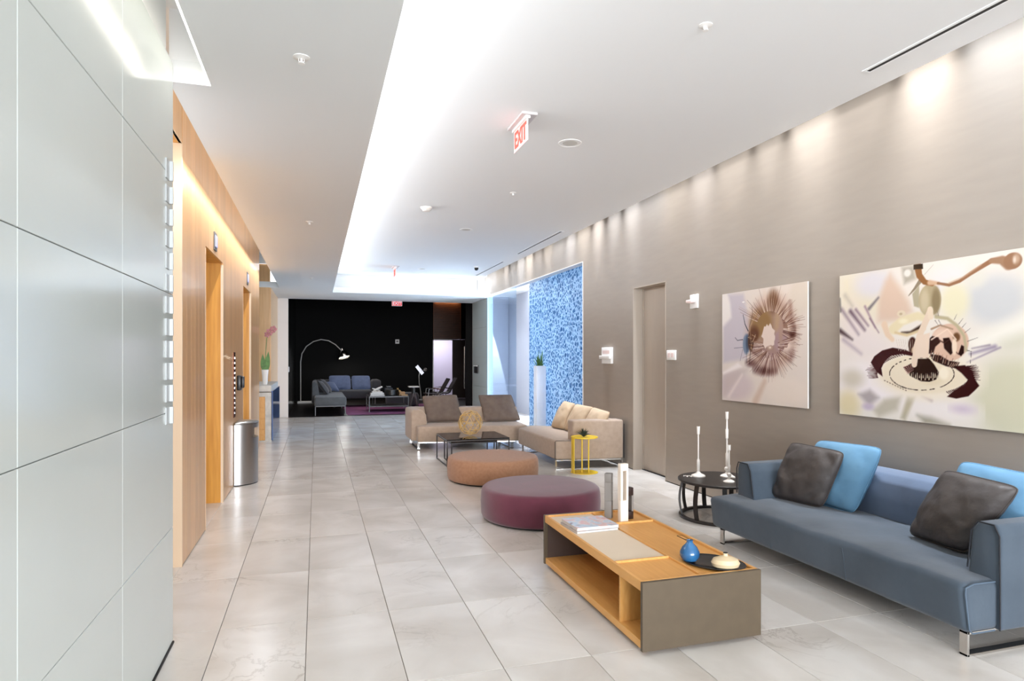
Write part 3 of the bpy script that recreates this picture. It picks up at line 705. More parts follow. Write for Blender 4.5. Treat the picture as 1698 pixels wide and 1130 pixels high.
# upper body with the opening cut out towards the corridor
a_s, a_e = math.radians(-38), math.radians(40)
lowA = [(tx, ty-r)]+arc_pts(r, -PI/2+0.01, a_s, 16)+[(tx+0.12*math.cos(a_s), ty+0.12*math.sin(a_s)), (tx+0.12*math.cos(a_e), ty+0.12*math.sin(a_e))]+arc_pts(r, a_e, PI/2-0.01, 14)+[(tx, ty+r)]
prism(b, lowA, 0.55, 0.665); prism(b, half(r), 0.665, 0.712)
obj('body', b, M['brushed'], t, ang=50)
b = BM(); prism(b, half(r+0.004), 0.716, 0.735, 0.003, 1); obj('lid', b, M['brushed'], t, ang=50)
b = BM(); prism(b, half(r-0.006), 0.0, 0.012); obj('base_band', b, M['slot_black'], t)
b = BM(); prism(b, half(r-0.004), 0.712, 0.716); obj('seam', b, M['slot_black'], t)
b = BM(); prism(b, [(tx+0.125*math.cos(a_s), ty+0.125*math.sin(a_s)), (tx+0.127, ty), (tx+0.125*math.cos(a_e), ty+0.125*math.sin(a_e)), (tx+0.06, ty)], 0.551, 0.664); obj('opening_back', b, M['slot_black'], t)

t = thing('reception_desk', 'reception desk with stone top, pale wood end and blue glass front', 'desk', (-1.2, 13.1, 0))
b = BM(); box(b, -1.7, -0.80, 12.17, 14.28, 0.02, 0.86, 0.003, 1); obj('body', b, M['oak'], t)
b = BM(); box(b, -1.70, -0.765, 12.15, 12.17, 0.80, 0.875); box(b, -0.875, -0.765, 12.15, 12.17, 0.0, 0.80); box(b, -1.7, -0.875, 12.15, 12.17, 0, 0.02); obj('end_frame', b, M['stone_top'], t, smooth=False)
for k in range(4):
    bb = BM(); box(bb, -1.69, -0.878, 12.158, 12.170, 0.025+k*0.194, 0.214+k*0.194, 0.002, 1); obj('drawer_front', bb, M['oak'], t)
b = BM(); box(b, -1.7, -0.775, 12.16, 14.25, 0.885, 1.00, 0.004, 1); obj('top', b, M['stone_top'], t)
b = BM(); box(b, -0.775, -0.745, 12.15, 14.28, 0.02, 0.90, 0.002, 1); obj('front_panel', b, M['blue_gloss'], t)
b = BM(); box(b, -1.66, -0.80, 12.19, 14.2, 0.0, 0.02); obj('plinth', b, M['slot_black'], t, smooth=False)
# orchid
px, py, pz = -0.905, 12.55, 1.0
t = thing('potted_orchid', 'pink orchid with one green leaf in a white vase on the desk', 'plant', (px, py, pz))
b = BM(); lathe(b, [(0.035, 0), (0.042, 0.02), (0.05, 0.16), (0.062, 0.27), (0.056, 0.275), (0.045, 0.16), (0, 0.10)], (px, py, pz), 28); obj('vase', b, M['white_ceramic'], t)
for dx, lean, hh in ((-0.022, -0.02, 0.31), (0.026, 0.03, 0.36)):
    b = BM(); prof = []
    for k in range(15):
        q = k/14; prof.append((px+dx+lean*q-0.045*math.sin(PI*(0.08+0.92*q)**0.8), pz+0.25+hh*q))
    for k in range(14, -1, -1):
        q = k/14; prof.append((px+dx+lean*q+0.045*math.sin(PI*(0.08+0.92*q)**0.8)+0.001, pz+0.25+hh*q+0.0005))
    extrude_profile(b, prof, 'y', py-0.004+dx*0.6, py+0.004+dx*0.6); obj('leaf', b, M['plant'], t)
stem = [(px, py, pz+0.25), (px+0.01, py, pz+0.6), (px+0.03, py, pz+0.85), (px+0.10, py-0.02, pz+0.98)]
b = BM(); tube(b, stem, 0.006, 8); obj('stem', b, M['plant'], t)
def petal_flower(c, R):
    bb = BM()
    for k in range(5):
        a = 2*PI*k/5; d = Vector((math.cos(a), 0.25, math.sin(a))); q = Vector((-math.sin(a), 0, math.cos(a)))
        ring = [Vector(c)+d*R*(0.1+0.9*u)+q*R*0.42*w_*math.sin(PI*u) for u in (0, .25, .5, .75, 1) for w_ in (-1, 0, 1)]
        vs = [bb.verts.new(p+Vector((0, -0.012*(i % 3 == 1), 0))) for i, p in enumerate(ring)]
        for i in range(4):
            for j in range(2):
                try: bb.faces.new((vs[i*3+j], vs[i*3+j+1], vs[(i+1)*3+j+1], vs[(i+1)*3+j]))
                except ValueError: pass
    bmesh.ops.solidify(bb, geom=bb.faces[:], thickness=0.002); return bb
for c, R in (((px+0.085, py-0.03, pz+0.97), 0.075), ((px+0.145, py-0.03, pz+1.02), 0.07), ((px+0.04, py-0.03, pz+0.92), 0.06)): obj('blossom', petal_flower(c, R), M['pink'], t)

# vestibule planter
cx, cy = 4.335, 12.25
t = thing('tall_planter', 'tall square white planter with thin spiky leaves behind the opening', 'plant', (cx, cy, 0))
b = BM(); prism(b, [(cx-0.10, cy-0.10), (cx+0.10, cy-0.10), (cx+0.10, cy+0.10), (cx-0.10, cy+0.10)], 0, 1.33, 0.006, 2)
obj('pot', b, M['planter'], t)
b = BM(); random.seed(3)
for k in range(46):
    a = random.uniform(0, 2*PI); e = random.uniform(0.3, 1.4); L_ = random.uniform(0.22, 0.42)
    p0 = Vector((cx+random.uniform(-.06, .06), cy+random.uniform(-.06, .06), 1.32)); d = Vector((math.cos(a)*math.cos(e)*0.5, math.sin(a)*math.cos(e)*0.5, math.sin(e)))
    q = Vector((-math.sin(a), math.cos(a), 0))*0.008
    vs = [b.verts.new(p0-q), b.verts.new(p0+q), b.verts.new(p0+d*L_*0.5+q), b.verts.new(p0+d*L_*0.5-q), b.verts.new(p0+d*L_+Vector((0, 0, -0.04)))]
    b.faces.new(vs[:4]); b.faces.new((vs[3], vs[2], vs[4]))
o = obj('foliage', b, M['plant'], t); o['kind'] = 'stuff'
# ================================================================ COFFEE TABLE
x0, x1, y0, y1, zt = 1.562, 2.258, 2.865, 4.325, 0.37
t = thing('coffee_table', 'low wide light-oak coffee table with bronze ends and open shelf', 'table', ((x0+x1)/2, (y0+y1)/2, 0))
for yy in (y0, y1-0.022):
    b = BM(); box(b, x0-0.004, x1+0.004, yy, yy+0.022, 0.022, zt, 0.0015, 1); obj('end_panel', b, M['bronze_panel'], t)
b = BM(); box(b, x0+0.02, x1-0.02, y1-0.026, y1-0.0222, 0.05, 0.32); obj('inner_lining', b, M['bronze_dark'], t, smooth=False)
b = BM(); box(b, x0+0.004, x1-0.004, y0+0.022, y1-0.022, 0.026, 0.066, 0.0015, 1); obj('bottom_shelf', b, M['oak'], t)
zb = zt-0.012
b = BM(); box(b, x0+0.004, x1-0.004, y0+0.022, y1-0.022, 0.322, zb-0.0022, 0.001, 1); obj('top_slab', b, M['oak_dark'], t)
b = BM()
box(b, x0, x0+0.018, y0+0.022, y1-0.022, 0.32, zt, 0.001, 1); box(b, x1-0.018, x1, y0+0.022, y1-0.022, 0.32, zt, 0.001, 1)
box(b, x0+0.018, x1-0.018, y0+0.022, y0+0.036, 0.34, zt, 0.001, 1); box(b, x0+0.018, x1-0.018, y1-0.036, y1-0.022, 0.34, zt, 0.001, 1); obj('rim', b, M['oak'], t)
XM = 1.920
b = BM(); box(b, XM-0.004, XM+0.004, y0+0.036, y1-0.036, 0.35, zt-0.002, 0.001, 1)
box(b, x0+0.018, XM, 3.218, 3.232, 0.35, zt-0.001, 0.001, 1); box(b, XM, x1-0.018, 3.970, 3.984, 0.35, zt-0.001, 0.001, 1); obj('ridge', b, M['oak'], t)
b = BM(); box(b, x0+0.019, XM-0.005, 3.234, y1-0.037, zb-0.002, zb, 0.0005, 1); obj('leather_inset', b, M['cream_leather'], t)
for a in ((x0+0.019, XM-0.005, y0+0.037, 3.217), (XM+0.005, x1-0.019, y0+0.037, 3.969), (XM+0.005, x1-0.019, 3.985, y1-0.037)):
    b = BM(); box(b, a[0], a[1], a[2], a[3], zb-0.002, zb-0.0005, 0.0005, 1); obj('wood_inset', b, M['oak_deep'], t)
b = BM(); box(b, x0+0.012, x1-0.3, 3.14, 3.156, 0.066, 0.322, 0.001, 1); obj('divider', b, M['oak'], t)
b = BM(); box(b, 1.94, 1.952, y0+0.022, y1-0.03, 0.066, 0.322); obj('back_panel', b, M['oak'], t, smooth=False)
b = BM(); box(b, x0+0.05, x1-0.05, y0+0.05, y1-0.05, 0.0, 0.026); obj('plinth', b, M['slot_black'], t, smooth=False)
b = BM(); box(b, 2.205, 2.236, 3.485, 3.60, zb-0.001, zb+0.0012, 0.0005, 1); g_ = obj('cable_port', b, M['oak'], t)
b = BM()
for a in ((2.203, 2.207, 3.483, 3.602), (2.234, 2.238, 3.483, 3.602), (2.203, 2.238, 3.483, 3.487), (2.203, 2.238, 3.598, 3.602)): box(b, *a, zb-0.001, zb+0.0018)
box(b, 2.209, 2.232, 3.505, 3.512, zb, zb+0.0016); obj('port_outline', b, M['slot_black'], g_, smooth=False)
ZL = zb+0.0003; ZO = zb
def rotbox(b, c, sx, sy, z0, z1, ang, r=0.001):
    b2 = BM(); box(b2, -sx/2, sx/2, -sy/2, sy/2, z0, z1, r, 1); merge(b, b2, Matrix.Translation((c[0], c[1], 0)) @ Matrix.Rotation(ang, 4, 'Z'))
# magazines
for i, (c, z, h, a, lab) in enumerate((((1.752, 3.962), ZL, 0.014, 0.05, 'pale magazine at the bottom of the small stack on the table'), ((1.762, 3.972), ZL+0.0145, 0.019, 0.02, 'magazine with a colourful pastel cover on top of the stack'))):
    t = thing('magazine', lab, 'magazine', (c[0], c[1], z), 'magazines on the coffee table')
    b = BM(); rotbox(b, c, 0.298, 0.262, z+0.0008, z+h-0.0008, a); obj('pages', b, M['paper'], t)
    b = BM(); rotbox(b, c, 0.302, 0.266, z+h-0.0008, z+h, a, 0); rotbox(b, c, 0.302, 0.266, z, z+0.0008, a, 0); obj('cover', b, M['cover'] if i else mat('magazine_cover', (196, 186, 184), 0.4, var=0.3, vscale=12), t, smooth=False)
# slotted block sculptures
def slotted(name, label, c, w_, d_, h, m, slot, ang=0, round_=False, inner=None):
    t = thing(name, label, 'sculpture', (c[0], c[1], ZO), 'slotted blocks on the coffee table')
    (s0, s1) = slot
    b = BM(); R = Matrix.Translation((c[0], c[1], 0)) @ Matrix.Rotation(ang, 4, 'Z')
    b2 = BM(); box(b2, -w_/2, w_/2, -d_/2, d_/2, ZO, ZO+s0, 0.003, 2); merge(b, b2, R)
    obj('foot_block', b, m, t)
    b = BM(); b2 = BM(); box(b2, -w_/2, w_/2, -d_/2, d_/2, ZO+s1, ZO+h, 0.004, 2); merge(b, b2, R); obj('cap_block', b, m, t)
    for sx in (-1, 1):
        b = BM(); b2 = BM(); k = w_*0.27
        a0, a1 = (-w_/2, -w_/2+k) if sx < 0 else (w_/2-k, w_/2)
        box(b2, a0, a1, -d_/2, d_/2, ZO+s0, ZO+s1, 0.001, 1); merge(b, b2, R); obj('upright', b, inner if inner and sx > 0 else m, t)
slotted('slotted_block', 'short grey standing block with a narrow vertical slot', (1.988, 4.150), 0.050, 0.050, 0.318, M['grey_stone'], (0.125, 0.255), 0.9)
slotted('slotted_block', 'tallest slotted block, cream coloured, on the coffee table', (2.035, 4.020), 0.062, 0.040, 0.405, M['cream_lacquer'], (0.150, 0.355), 0.12)
slotted('slotted_block', 'dark brown and cream slotted block behind the tall cream one', (2.112, 4.090), 0.058, 0.045, 0.222, M['brown_lacquer'], (0.055, 0.165), 0.10, inner=M['grey_stone'])
# tray, vases
tc = (2.096, 3.052)
t = thing('oval_tray', 'oval black glazed tray on the near corner of the table', 'tray', (tc[0], tc[1], ZO))
b = BM(); b2 = BM(); lathe(b2, [(0, 0.0), (0.150, 0.0), (0.170, 0.010), (0.174, 0.013), (0.170, 0.013), (0.147, 0.005), (0, 0.004)], (0, 0, 0), 48, 1.0, 0.74)
merge(b, b2, Matrix.Translation((tc[0], tc[1], ZO)) @ Matrix.Rotation(math.radians(-51), 4, 'Z')); obj('dish', b, M['tray'], t)
b = BM(); b2 = BM(); pts = [(0.172*math.cos(a), 0.1273*math.sin(a), 0.013) for a in [2*PI*k/48 for k in range(48)]]; tube(b2, pts, 0.0025, 6, True)
merge(b, b2, Matrix.Translation((tc[0], tc[1], ZO)) @ Matrix.Rotation(math.radians(-51), 4, 'Z')); obj('lip', b, M['tray'], t)
vx, vy, vz = 1.993, 3.125, ZO+0.0055
t = thing('bud_vase', 'small round blue glazed bud vase standing on the black tray', 'vase', (vx, vy, vz))
b = BM(); lathe(b, [(0.022, 0), (0.040, 0.006), (0.055, 0.030), (0.054, 0.052), (0.040, 0.078), (0.022, 0.096), (0.016, 0.106), (0.019, 0.116), (0.013, 0.116), (0.010, 0.10)], (vx, vy, vz), 40); obj('body', b, M['blue_glaze'], t)
b = BM(); lathe(b, [(0.009, 0.104), (0, 0.103)], (vx, vy, vz), 16); obj('mouth', b, M['slot_black'], t)
vx, vy = 2.112, 2.965
t = thing('pebble_vase', 'low cream pebble-shaped vase with a tiny dark mouth on the tray', 'vase', (vx, vy, vz))
b = BM(); b2 = BM(); lathe(b2, [(0.045, 0), (0.068, 0.010), (0.075, 0.028), (0.064, 0.048), (0.036, 0.060), (0.014, 0.064), (0.011, 0.072), (0.013, 0.080), (0.009, 0.080)], (0, 0, 0), 40, 1.02, 0.74)
merge(b, b2, Matrix.Translation((vx, vy, vz)) @ Matrix.Rotation(math.radians(-20), 4, 'Z')); obj('body', b, M['cream_glaze'], t)
b = BM(); lathe(b, [(0.012, 0.0795), (0.012, 0.082), (0, 0.083)], (vx, vy, vz), 20); obj('mouth', b, M['slot_black'], t)

# ================================================================ BLUE SOFA
SX0, SX1, SY0, SY1 = 3.085, 3.985, 2.365, 4.515
t = thing('sofa', 'long slate-blue velvet sofa on chrome sled legs below the flower prints', 'sofa', (3.55, 3.44, 0))
def soft_block(bm, x0, x1, y0, y1, z0, z1, r, nx, ny, wr, crown=0.0, slope=0.0, seed=0):
    b2 = BM(); box(b2, x0, x1, y0, y1, z0, z1, r, 4)
    bmesh.ops.subdivide_edges(b2, edges=[e for e in b2.edges if e.calc_length() > 0.3], cuts=ny, use_grid_fill=True)
    for v in b2.verts:
        u = (v.co.x-x0)/(x1-x0); q = (v.co.y-y0)/(y1-y0); k = (v.co.z-z0)/(z1-z0)
        v.co.z += k*crown*max(0, 4*u*(1-u))**0.5*max(0, 4*q*(1-q))**0.35
        if slope: v.co.x += -slope*k*(1-u)
        v.co += Vector((noise.noise(v.co*4+Vector((seed, 0, 0)))*(1-u), 0, noise.noise(v.co*5)*k))*wr
    merge(bm, b2)
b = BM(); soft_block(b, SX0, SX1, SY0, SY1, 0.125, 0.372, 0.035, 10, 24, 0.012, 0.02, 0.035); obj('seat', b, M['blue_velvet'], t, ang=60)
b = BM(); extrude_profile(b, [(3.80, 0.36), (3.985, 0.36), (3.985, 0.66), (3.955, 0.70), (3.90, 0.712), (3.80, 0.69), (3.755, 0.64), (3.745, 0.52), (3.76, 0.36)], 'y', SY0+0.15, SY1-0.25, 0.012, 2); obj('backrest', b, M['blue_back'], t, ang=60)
def arm(b, ya, yb, zl, inner):
    # inner: +1 when the seat lies on the +Y side of the arm
    sl = 0.045
    prof = [(ya, zl), (yb, zl), (yb-(sl if inner > 0 else 0), 0.60), (yb-(sl+0.035 if inner > 0 else 0.02), 0.655), (ya+(sl+0.035 if inner < 0 else 0.02), 0.655), (ya+(sl if inner < 0 else 0), 0.60)]
    extrude_profile(b, prof, 'x', 3.275, 3.985, 0.016, 3)
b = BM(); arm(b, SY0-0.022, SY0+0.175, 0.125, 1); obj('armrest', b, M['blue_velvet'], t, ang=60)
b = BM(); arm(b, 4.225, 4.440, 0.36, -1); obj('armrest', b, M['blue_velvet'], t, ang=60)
# piping
ya, yb = SY0-0.022, SY0+0.175
b = BM(); tube(b, [(3.270, ya+0.002, 0.13), (3.270, ya+0.002, 0.38), (3.270, ya+0.004, 0.60), (3.270, ya+0.03, 0.652), (3.270, yb-0.085, 0.652), (3.270, yb-0.048, 0.60), (3.270, yb-0.028, 0.40)], 0.0042, 8); obj('piping', b, M['piping'], t)
b = BM(); tube(b, [(3.270, 4.236, 0.40), (3.270, 4.272, 0.60), (3.270, 4.305, 0.652), (3.270, 4.42, 0.652), (3.270, 4.44, 0.60), (3.270, 4.44, 0.40)], 0.0042, 8); obj('piping', b, M['piping'], t)
b = BM(); tube(b, [(3.26, SY0-0.003, 0.372), (3.12, SY0-0.002, 0.374), (3.065, SY0-0.002, 0.36), (3.062, SY0-0.002, 0.33), (3.088, SY0-0.002, 0.15), (3.11, SY0-0.002, 0.128), (3.26, SY0-0.002, 0.128)], 0.0035, 8); obj('piping', b, M['pale_piping'], t)
for yy in (3.13, 3.80): b = BM(); tube(b, [(3.054, yy, 0.34), (3.070, yy, 0.25), (3.084, yy, 0.14)], 0.002, 6); obj('seam', b, M['blue_velvet'], t)
for yc in (SY0+0.045, SY1-0.10):
    b = BM(); w_ = 0.045; th = 0.013
    for a in ((3.110, 3.123, 0.0, 0.125), (3.93, 3.943, 0.0, 0.125), (3.110, 3.943, 0.0, 0.013), (3.110, 3.943, 0.112, 0.125)):
        box(b, a[0], a[1], yc-w_/2, yc+w_/2, a[2], a[3], 0.002, 1)
    obj('sled_leg', b, M['chrome'], t)

def cushion(name, label, cat, c, thick, m, group=None, seed=0, pipe=None, pinch=0.03, wr=0.008, n=26, ear=0.07):
    loc = (Vector(c[0])+Vector(c[1]))/2
    t = thing(name, label, cat, loc, group)
    b = BM(); pillow(b, *c, thick, n, seed, wr, pinch, ear); obj('cushion_body', b, m, t, ang=80)
    b = BM(); tube(b, pillow_edge(*c, pinch, n, ear), 0.004, 6, True); obj('piping', b, pipe or m, t, ang=80)
    return t
cushion('throw_pillow', 'dark grey throw pillow in front of the blue one at the far arm', 'pillow', ((3.455, 4.265, 0.395), (3.535, 3.80, 0.395), (3.62, 3.672, 0.822), (3.585, 4.19, 0.835)), 0.17, M['grey_cushion'], 'throw pillows on the blue sofa', 1, wr=0.015)
cushion('throw_pillow', 'sky-blue throw pillow leaning behind the dark grey pillow, far end', 'pillow', ((3.61, 4.10, 0.40), (3.645, 3.62, 0.385), (3.755, 3.475, 0.875), (3.775, 4.12, 0.852)), 0.20, M['sky_cushion'], 'throw pillows on the blue sofa', 2)
cushion('throw_pillow', 'dark grey throw pillow beside the near arm of the blue sofa', 'pillow', ((3.515, 3.085, 0.40), (3.485, 2.68, 0.395), (3.60, 2.462, 0.806), (3.61, 2.915, 0.830)), 0.18, M['grey_cushion'], 'throw pillows on the blue sofa', 3, wr=0.015)
cushion('throw_pillow', 'pale blue throw pillow cut by the right picture edge', 'pillow', ((3.66, 2.98, 0.40), (3.66, 2.46, 0.40), (3.79, 2.44, 0.850), (3.79, 2.962, 0.868)), 0.17, M['sky_cushion'], 'throw pillows on the blue sofa', 4)

# ================================================================ ROUND BLACK TABLE AND CANDLESTICKS
cx, cy, R, zt = 3.632, 5.17, 0.392, 0.36
t = thing('round_side_table', 'round black barrel-frame table between the blue sofa and the door', 'table', (cx, cy, 0))
b = BM(); lathe(b, [(0, zt-0.024), (R-0.01, zt-0.024), (R, zt-0.018), (R, zt-0.004), (R-0.004, zt), (0, zt)], (cx, cy, 0), 64); obj('tabletop', b, M['black_wood'], t)
b = BM(); ring = [(R-0.045, 0.0), (R-0.012, 0.0), (R-0.008, 0.006), (R-0.008, 0.020), (R-0.012, 0.024), (R-0.045, 0.024), (R-0.045, 0.0)]
lathe_r = []
n = 56
for rr, zz in ring[:-1]: lathe_r.append([b.verts.new((cx+rr*math.cos(2*PI*k/n), cy+rr*math.sin(2*PI*k/n), zz)) for k in range(n)])
for i in range(len(lathe_r)):
    a, c_ = lathe_r[i], lathe_r[(i+1) % len(lathe_r)]
    for k in range(n): b.faces.new((a[k], a[(k+1) % n], c_[(k+1) % n], c_[k]))
obj('base_ring', b, M['black_wood'], t)
for k in range(9):
    a = math.radians(200+k*40); u = Vector((math.cos(a), math.sin(a), 0)); q = Vector((-math.sin(a), math.cos(a), 0)); b = BM()
    pts = [Vector((cx, cy, 0))+u*(R-0.034+0.026*math.sin(PI*s))+Vector((0, 0, 0.012+(zt-0.036)*s)) for s in [i/10 for i in range(11)]]
    strip(b, pts, q, 0.040, 0.013); obj('leg', b, M['black_wood'], t)
def candlestick(label, x, y, prof):
    t = thing('candlestick', label, 'candlestick', (x, y, zt), 'white candlesticks on the round table')
    foot = [p for p in prof if p[1] <= 0.05]; rest = [p for p in prof if p[1] >= foot[-1][1]]
    b = BM(); lathe(b, foot, (x, y, zt), 28); obj('foot', b, M['white_ceramic'], t)
    top = prof[-1][1]; cupz = prof[-4][1] if len(prof) > 6 else top
    b = BM(); lathe(b, rest, (x, y, zt), 20); obj('stem', b, M['white_ceramic'], t)
    b = BM(); lathe(b, [(0.008, top), (0.0075, top+0.001), (0, top+0.001)], (x, y, zt), 16); obj('socket', b, M['grey_stone'], t)
candlestick('slender white candlestick standing alone nearer the table edge', 3.497, 5.335, [(0.066, 0), (0.066, 0.010), (0.058, 0.016), (0.024, 0.032), (0.012, 0.05), (0.014, 0.06), (0.015, 0.15), (0.010, 0.165), (0.0065, 0.17), (0.0065, 0.40), (0.013, 0.405), (0.016, 0.475), (0.016, 0.478)])
candlestick('tallest white candlestick, with three stacked turned sections', 3.745, 5.235, [(0.062, 0), (0.062, 0.010), (0.052, 0.018), (0.018, 0.036), (0.010, 0.05), (0.024, 0.068), (0.024, 0.084), (0.011, 0.10), (0.013, 0.12), (0.014, 0.22), (0.008, 0.235), (0.007, 0.36), (0.013, 0.368), (0.015, 0.45), (0.009, 0.462), (0.007, 0.545), (0.014, 0.555), (0.016, 0.617), (0.016, 0.62)])
candlestick('shortest white candlestick, beside the tallest one', 3.60, 5.00, [(0.050, 0), (0.050, 0.008), (0.042, 0.014), (0.014, 0.030), (0.009, 0.045), (0.020, 0.064), (0.019, 0.078), (0.008, 0.09), (0.012, 0.11), (0.013, 0.152), (0.007, 0.165), (0.006, 0.285), (0.013, 0.292), (0.014, 0.337), (0.014, 0.34)])
b = BM(); lathe(b, [(0, 0), (0.012, 0.003), (0.018, 0.012), (0.018, 0.022), (0.010, 0.032), (0, 0.034)], (3.72, 5.10, zt), 20); single('white_pebble', b, M['white_ceramic'], 'little white ball lying at the foot of the candlesticks', 'ornament', (3.72, 5.10, zt))
b = BM(); pts = []
for i in range(33):
    s = i/32; pts.append((3.335+0.085*s, 5.33-0.03*s+0.016*math.sin(s*5*PI), zt+0.006+0.010*abs(math.cos(s*5*PI))))
tube(b, pts, 0.0035, 6); single('wire_squiggle', b, M['white_ceramic'], 'tiny white looped wire ornament at the table edge', 'ornament', (3.377, 5.315, zt))

# ================================================================ OTTOMANS
def ottoman(label, c, r, h, m, mb):
    t = thing('ottoman', label, 'ottoman', (c[0], c[1], 0))
    b = BM(); lathe(b, [(0, h+0.006), (r*0.6, h+0.005), (r-0.06, h), (r-0.028, h-0.006), (r-0.010, h-0.022), (r-0.001, h-0.055), (r+0.004, h*0.55), (r-0.002, 0.05), (r-0.012, 0.026), (r-0.022, 0.018), (0, 0.018)][::-1], (c[0], c[1], 0), 96); obj('upholstery', b, m, t, ang=70)
    b = BM(); lathe(b, [(r-0.05, 0), (r-0.05, 0.02)], (c[0], c[1], 0), 64); obj('base', b, M['slot_black'], t)
ottoman('round plum velvet ottoman behind the coffee table', (2.02, 5.69), 0.560, 0.298, M['purple'], None)
ottoman('round tan wool ottoman in front of the black glass table', (2.082, 7.62), 0.560, 0.292, M['tan'], None)

# ================================================================ BLACK GLASS TABLE, WIRE SPHERE
def frame_table(name, label, x0, x1, y0, y1, h, glass):
    t = thing(name, label, 'table', ((x0+x1)/2, (y0+y1)/2, 0)); s = 0.016
    b = BM(); box(b, x0, x1, y0, y1, h-0.014, h, 0.002, 1); obj('glass_top', b, glass, t)
    for xx in (x0, x1-s):
        for yy in (y0, y1-s):
            b = BM(); box(b, xx, xx+s, yy, yy+s, 0, h-0.014, 0.001, 1); obj('leg', b, M['steel_dark'], t)
    b = BM()
    for xx in (x0, x1-s): box(b, xx, xx+s, y0+s, y1-s, 0.0, 0.014); box(b, xx, xx+s, y0+s, y1-s, h-0.030, h-0.0142)
    for yy in (y0, y1-s): box(b, x0+s, x1-s, yy, yy+s, h-0.030, h-0.0142)
    obj('rail', b, M['steel_dark'], t, smooth=False)
frame_table('glass_table', 'rectangular black glass table on a thin steel frame', 1.702, 2.600, 8.62, 9.42, 0.372, M['black_glass'])
frame_table('nesting_table', 'lower steel-framed table nested under the black glass table', 1.80, 2.47, 8.80, 9.34, 0.315, M['black_glass'])
sc = (2.128, 9.03, 0.372+0.183); Rw = 0.176
t = thing('wire_sphere', 'openwork sphere of gold-coloured rods on the black glass table', 'ornament', (sc[0], sc[1], 0.372))
b2 = BM(); bmesh.ops.create_icosphere(b2, subdivisions=2, radius=Rw); b = BM()
E_ = [(v.verts[0].co.copy(), v.verts[1].co.copy()) for v in b2.edges]
F_ = [(f.calc_center_median().normalized()*Rw) for f in b2.faces]; 
for i, (p, q) in enumerate(E_):
    if i % 3 == 0: continue
    tube(b, [Vector(sc)+p, Vector(sc)+q], 0.0042, 6)
b2.free(); obj('outer_rods', b, M['gold_wire'], t)
b = BM(); b3 = BM(); bmesh.ops.create_icosphere(b3, subdivisions=1, radius=Rw*0.98); Rm = Matrix.Rotation(0.5, 3, 'X') @ Matrix.Rotation(0.3, 3, 'Z')
for e in b3.edges: tube(b, [Vector(sc)+Rm @ e.verts[0].co, Vector(sc)+Rm @ e.verts[1].co], 0.0038, 6)
b3.free(); obj('inner_rods', b, M['gold_wire'], t)

# ================================================================ BEIGE SECTIONAL
mS = M['beige_sofa']
t = thing('sofa', 'beige sofa facing the camera behind the black glass table', 'sofa', (2.4, 10.6, 0), 'beige sofas at the blue opening')
A = [(1.56, 10.27), (3.12, 10.0), (3.33, 10.02), (3.40, 10.98), (1.56, 11.24)]
b = BM(); prism(b, A, 0.130, 0.385, 0.030, 3); obj('seat', b, mS, t, ang=60)
b = BM(); prism(b, [(1.56, 10.98), (3.36, 10.70), (3.38, 10.93), (1.56, 11.24)], 0.36, 0.640, 0.030, 3); obj('backrest', b, mS, t, ang=60)
b = BM(); extrude_profile(b, [(1.485, 0.130), (1.60, 0.130), (1.60, 0.36), (1.74, 0.39), (1.725, 0.55), (1.665, 0.625), (1.60, 0.642), (1.50, 0.632), (1.485, 0.60)], 'y', 10.50, 11.26, 0.018, 3); obj('armrest', b, mS, t, ang=60)
b = BM(); tube(b, [(1.60, 10.495, 0.39), (1.735, 10.495, 0.395), (1.722, 10.495, 0.55), (1.662, 10.495, 0.622), (1.60, 10.495, 0.638)][1:], 0.005, 6); obj('piping', b, M['tan_piping'], t)
b = BM(); box(b, 1.555, 1.595, 10.31, 11.2, 0, 0.012); box(b, 1.555, 1.595, 10.31, 10.322, 0, 0.13); box(b, 1.555, 1.595, 11.19, 11.2, 0, 0.13)
strip(b, [(1.575, 10.315, 0.122), (3.12, 10.05, 0.122)], (0, 1, 0), 0.03, 0.015); obj('sled_leg', b, M['chrome'], t)
b = BM(); box(b, 3.07, 3.11, 10.09, 10.9, 0, 0.012); box(b, 3.07, 3.11, 10.09, 10.102, 0, 0.13); box(b, 3.07, 3.11, 10.89, 10.9, 0, 0.13); obj('sled_leg', b, M['chrome'], t)
t = thing('sofa', 'beige chaise sofa along the right wall with its arm towards the camera', 'sofa', (3.5, 8.8, 0), 'beige sofas at the blue opening')
b = BM(); prism(b, [(3.045, 7.985), (3.30, 7.935), (3.96, 7.87), (3.96, 9.55), (3.36, 9.90), (3.05, 9.64)], 0.132, 0.388, 0.028, 3); obj('seat', b, mS, t, ang=60)
b = BM(); extrude_profile(b, [(3.80, 0.36), (3.975, 0.36), (3.975, 0.62), (3.94, 0.648), (3.82, 0.648), (3.785, 0.60), (3.77, 0.36)], 'y', 8.0, 9.56, 0.015, 2); obj('backrest', b, mS, t, ang=60)
b = BM(); prism(b, [(3.275, 7.925), (3.98, 7.845), (3.98, 8.06), (3.275, 8.13)], 0.132, 0.655, 0.026, 3); obj('armrest', b, mS, t, ang=60)
b = BM(); tube(b, [(3.268, 7.92, 0.14), (3.268, 7.92, 0.385), (3.05, 7.978, 0.385), (3.040, 7.98, 0.37), (3.042, 7.98, 0.15), (3.06, 7.976, 0.136)], 0.004, 6); tube(b, [(3.984, 7.842, 0.135), (3.984, 7.842, 0.60)], 0.004, 6); obj('piping', b, M['piping'], t)
b = BM(); strip(b, [(3.06, 8.005, 0.120), (3.975, 7.89, 0.120)], (0, 1, 0), 0.03, 0.016); strip(b, [(3.06, 8.005, 0.006), (3.975, 7.89, 0.006)], (0, 1, 0), 0.03, 0.012)
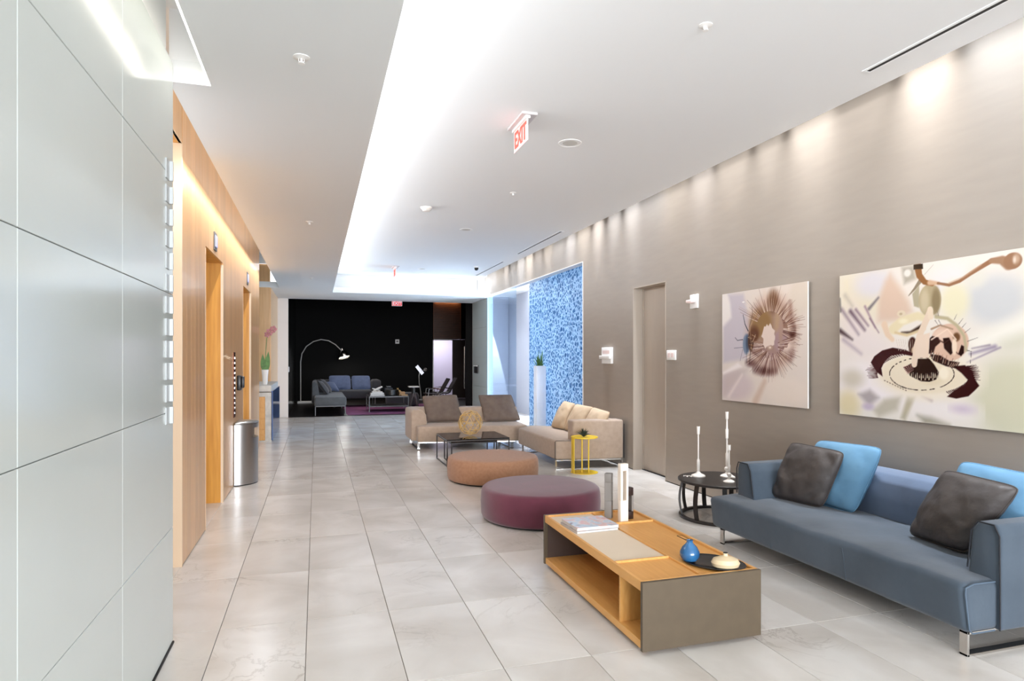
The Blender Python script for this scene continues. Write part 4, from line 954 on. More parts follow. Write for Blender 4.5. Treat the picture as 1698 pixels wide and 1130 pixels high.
box(b, 3.05, 3.07, 7.99, 8.02, 0, 0.13); box(b, 3.96, 3.98, 7.875, 7.905, 0, 0.13); obj('sled_leg', b, M['chrome'], t)
b = BM(); box(b, 3.10, 3.115, 9.56, 9.59, 0, 0.13); box(b, 3.10, 3.9, 9.56, 9.59, 0, 0.012); box(b, 3.885, 3.9, 9.56, 9.59, 0, 0.13); obj('sled_leg', b, M['chrome'], t)
for lab, c, s in (('brown-grey cushion at the arm of the beige sofa, behind the gold sphere', ((1.79, 10.83, 0.40), (2.42, 10.78, 0.40), (2.355, 11.02, 0.846), (1.745, 11.05, 0.832)), 5),
                  ('brown-grey cushion at the open end of the beige sofa', ((2.76, 10.66, 0.40), (3.40, 10.60, 0.40), (3.32, 10.90, 0.838), (2.72, 10.95, 0.838)), 6)):
    cushion('back_cushion', lab, 'cushion', c, 0.16, M['taupe_cushion'], 'brown-grey cushions on the beige sofa', s, pinch=0.05, ear=0.1)
for lab, c, s in (('cream cushion, farthest of three leaning on the chaise sofa', ((3.55, 9.50, 0.40), (3.60, 9.08, 0.40), (3.80, 9.10, 0.790), (3.79, 9.53, 0.806)), 7),
                  ('cream cushion, middle of three leaning on the chaise sofa', ((3.60, 9.06, 0.40), (3.63, 8.50, 0.40), (3.81, 8.46, 0.785), (3.79, 9.05, 0.79)), 8),
                  ('cream cushion of the three tucked behind the near arm of the chaise sofa', ((3.62, 8.47, 0.40), (3.64, 7.98, 0.42), (3.82, 7.93, 0.755), (3.80, 8.44, 0.785)), 9)):
    cushion('back_cushion', lab, 'cushion', c, 0.16, M['beige_cushion'], 'cream cushions on the chaise sofa', s, pinch=0.05, ear=0.1)

# ================================================================ YELLOW SIDE TABLE
cx, cy = 3.34, 7.70; zt2 = 0.462
t = thing('side_table', 'small bright yellow steel side table before the chaise sofa', 'table', (cx, cy, 0))
b = BM(); lathe(b, [(0, -0.010), (0.172, -0.010), (0.176, -0.006), (0.176, 0.004), (0.172, 0.006), (0.169, 0.002), (0, 0.0)], (cx, cy, zt2), 48); obj('tabletop', b, M['yellow'], t)
b = BM(); lathe(b, [(0, 0), (0.178, 0), (0.178, 0.004), (0, 0.006)], (cx, cy, 0), 48); obj('base_plate', b, M['yellow'], t)
b = BM(); box(b, cx-0.170, cx-0.160, cy-0.055, cy+0.03, 0.004, zt2-0.008, 0.001, 1); obj('leg', b, M['yellow'], t)
for dx, dy in ((-0.045, -0.03), (0.035, -0.06)): b = BM(); tube(b, [(cx+dx, cy+dy, 0.004), (cx+dx, cy+dy, zt2-0.008)], 0.009, 10); obj('leg', b, M['yellow'], t)
t = thing('air_plant', 'spiky dark air plant on the yellow side table', 'plant', (cx-0.01, cy, zt2+0.001))
random.seed(11)
for k in range(22):
    a = 2*PI*k/22*2.4; e = 0.25+1.25*((k*7) % 22)/22; L_ = 0.115; d = Vector((math.cos(a)*math.cos(e), math.sin(a)*math.cos(e), math.sin(e))); p0 = Vector((cx-0.01, cy, zt2+0.008))
    b = BM(); tube(b, [p0, p0+d*L_*0.5+Vector((0, 0, 0.012)), p0+d*L_+Vector((0, 0, -0.004))], [0.008, 0.006, 0.001], 5); obj('leaf', b, M['plant_dark'], t)
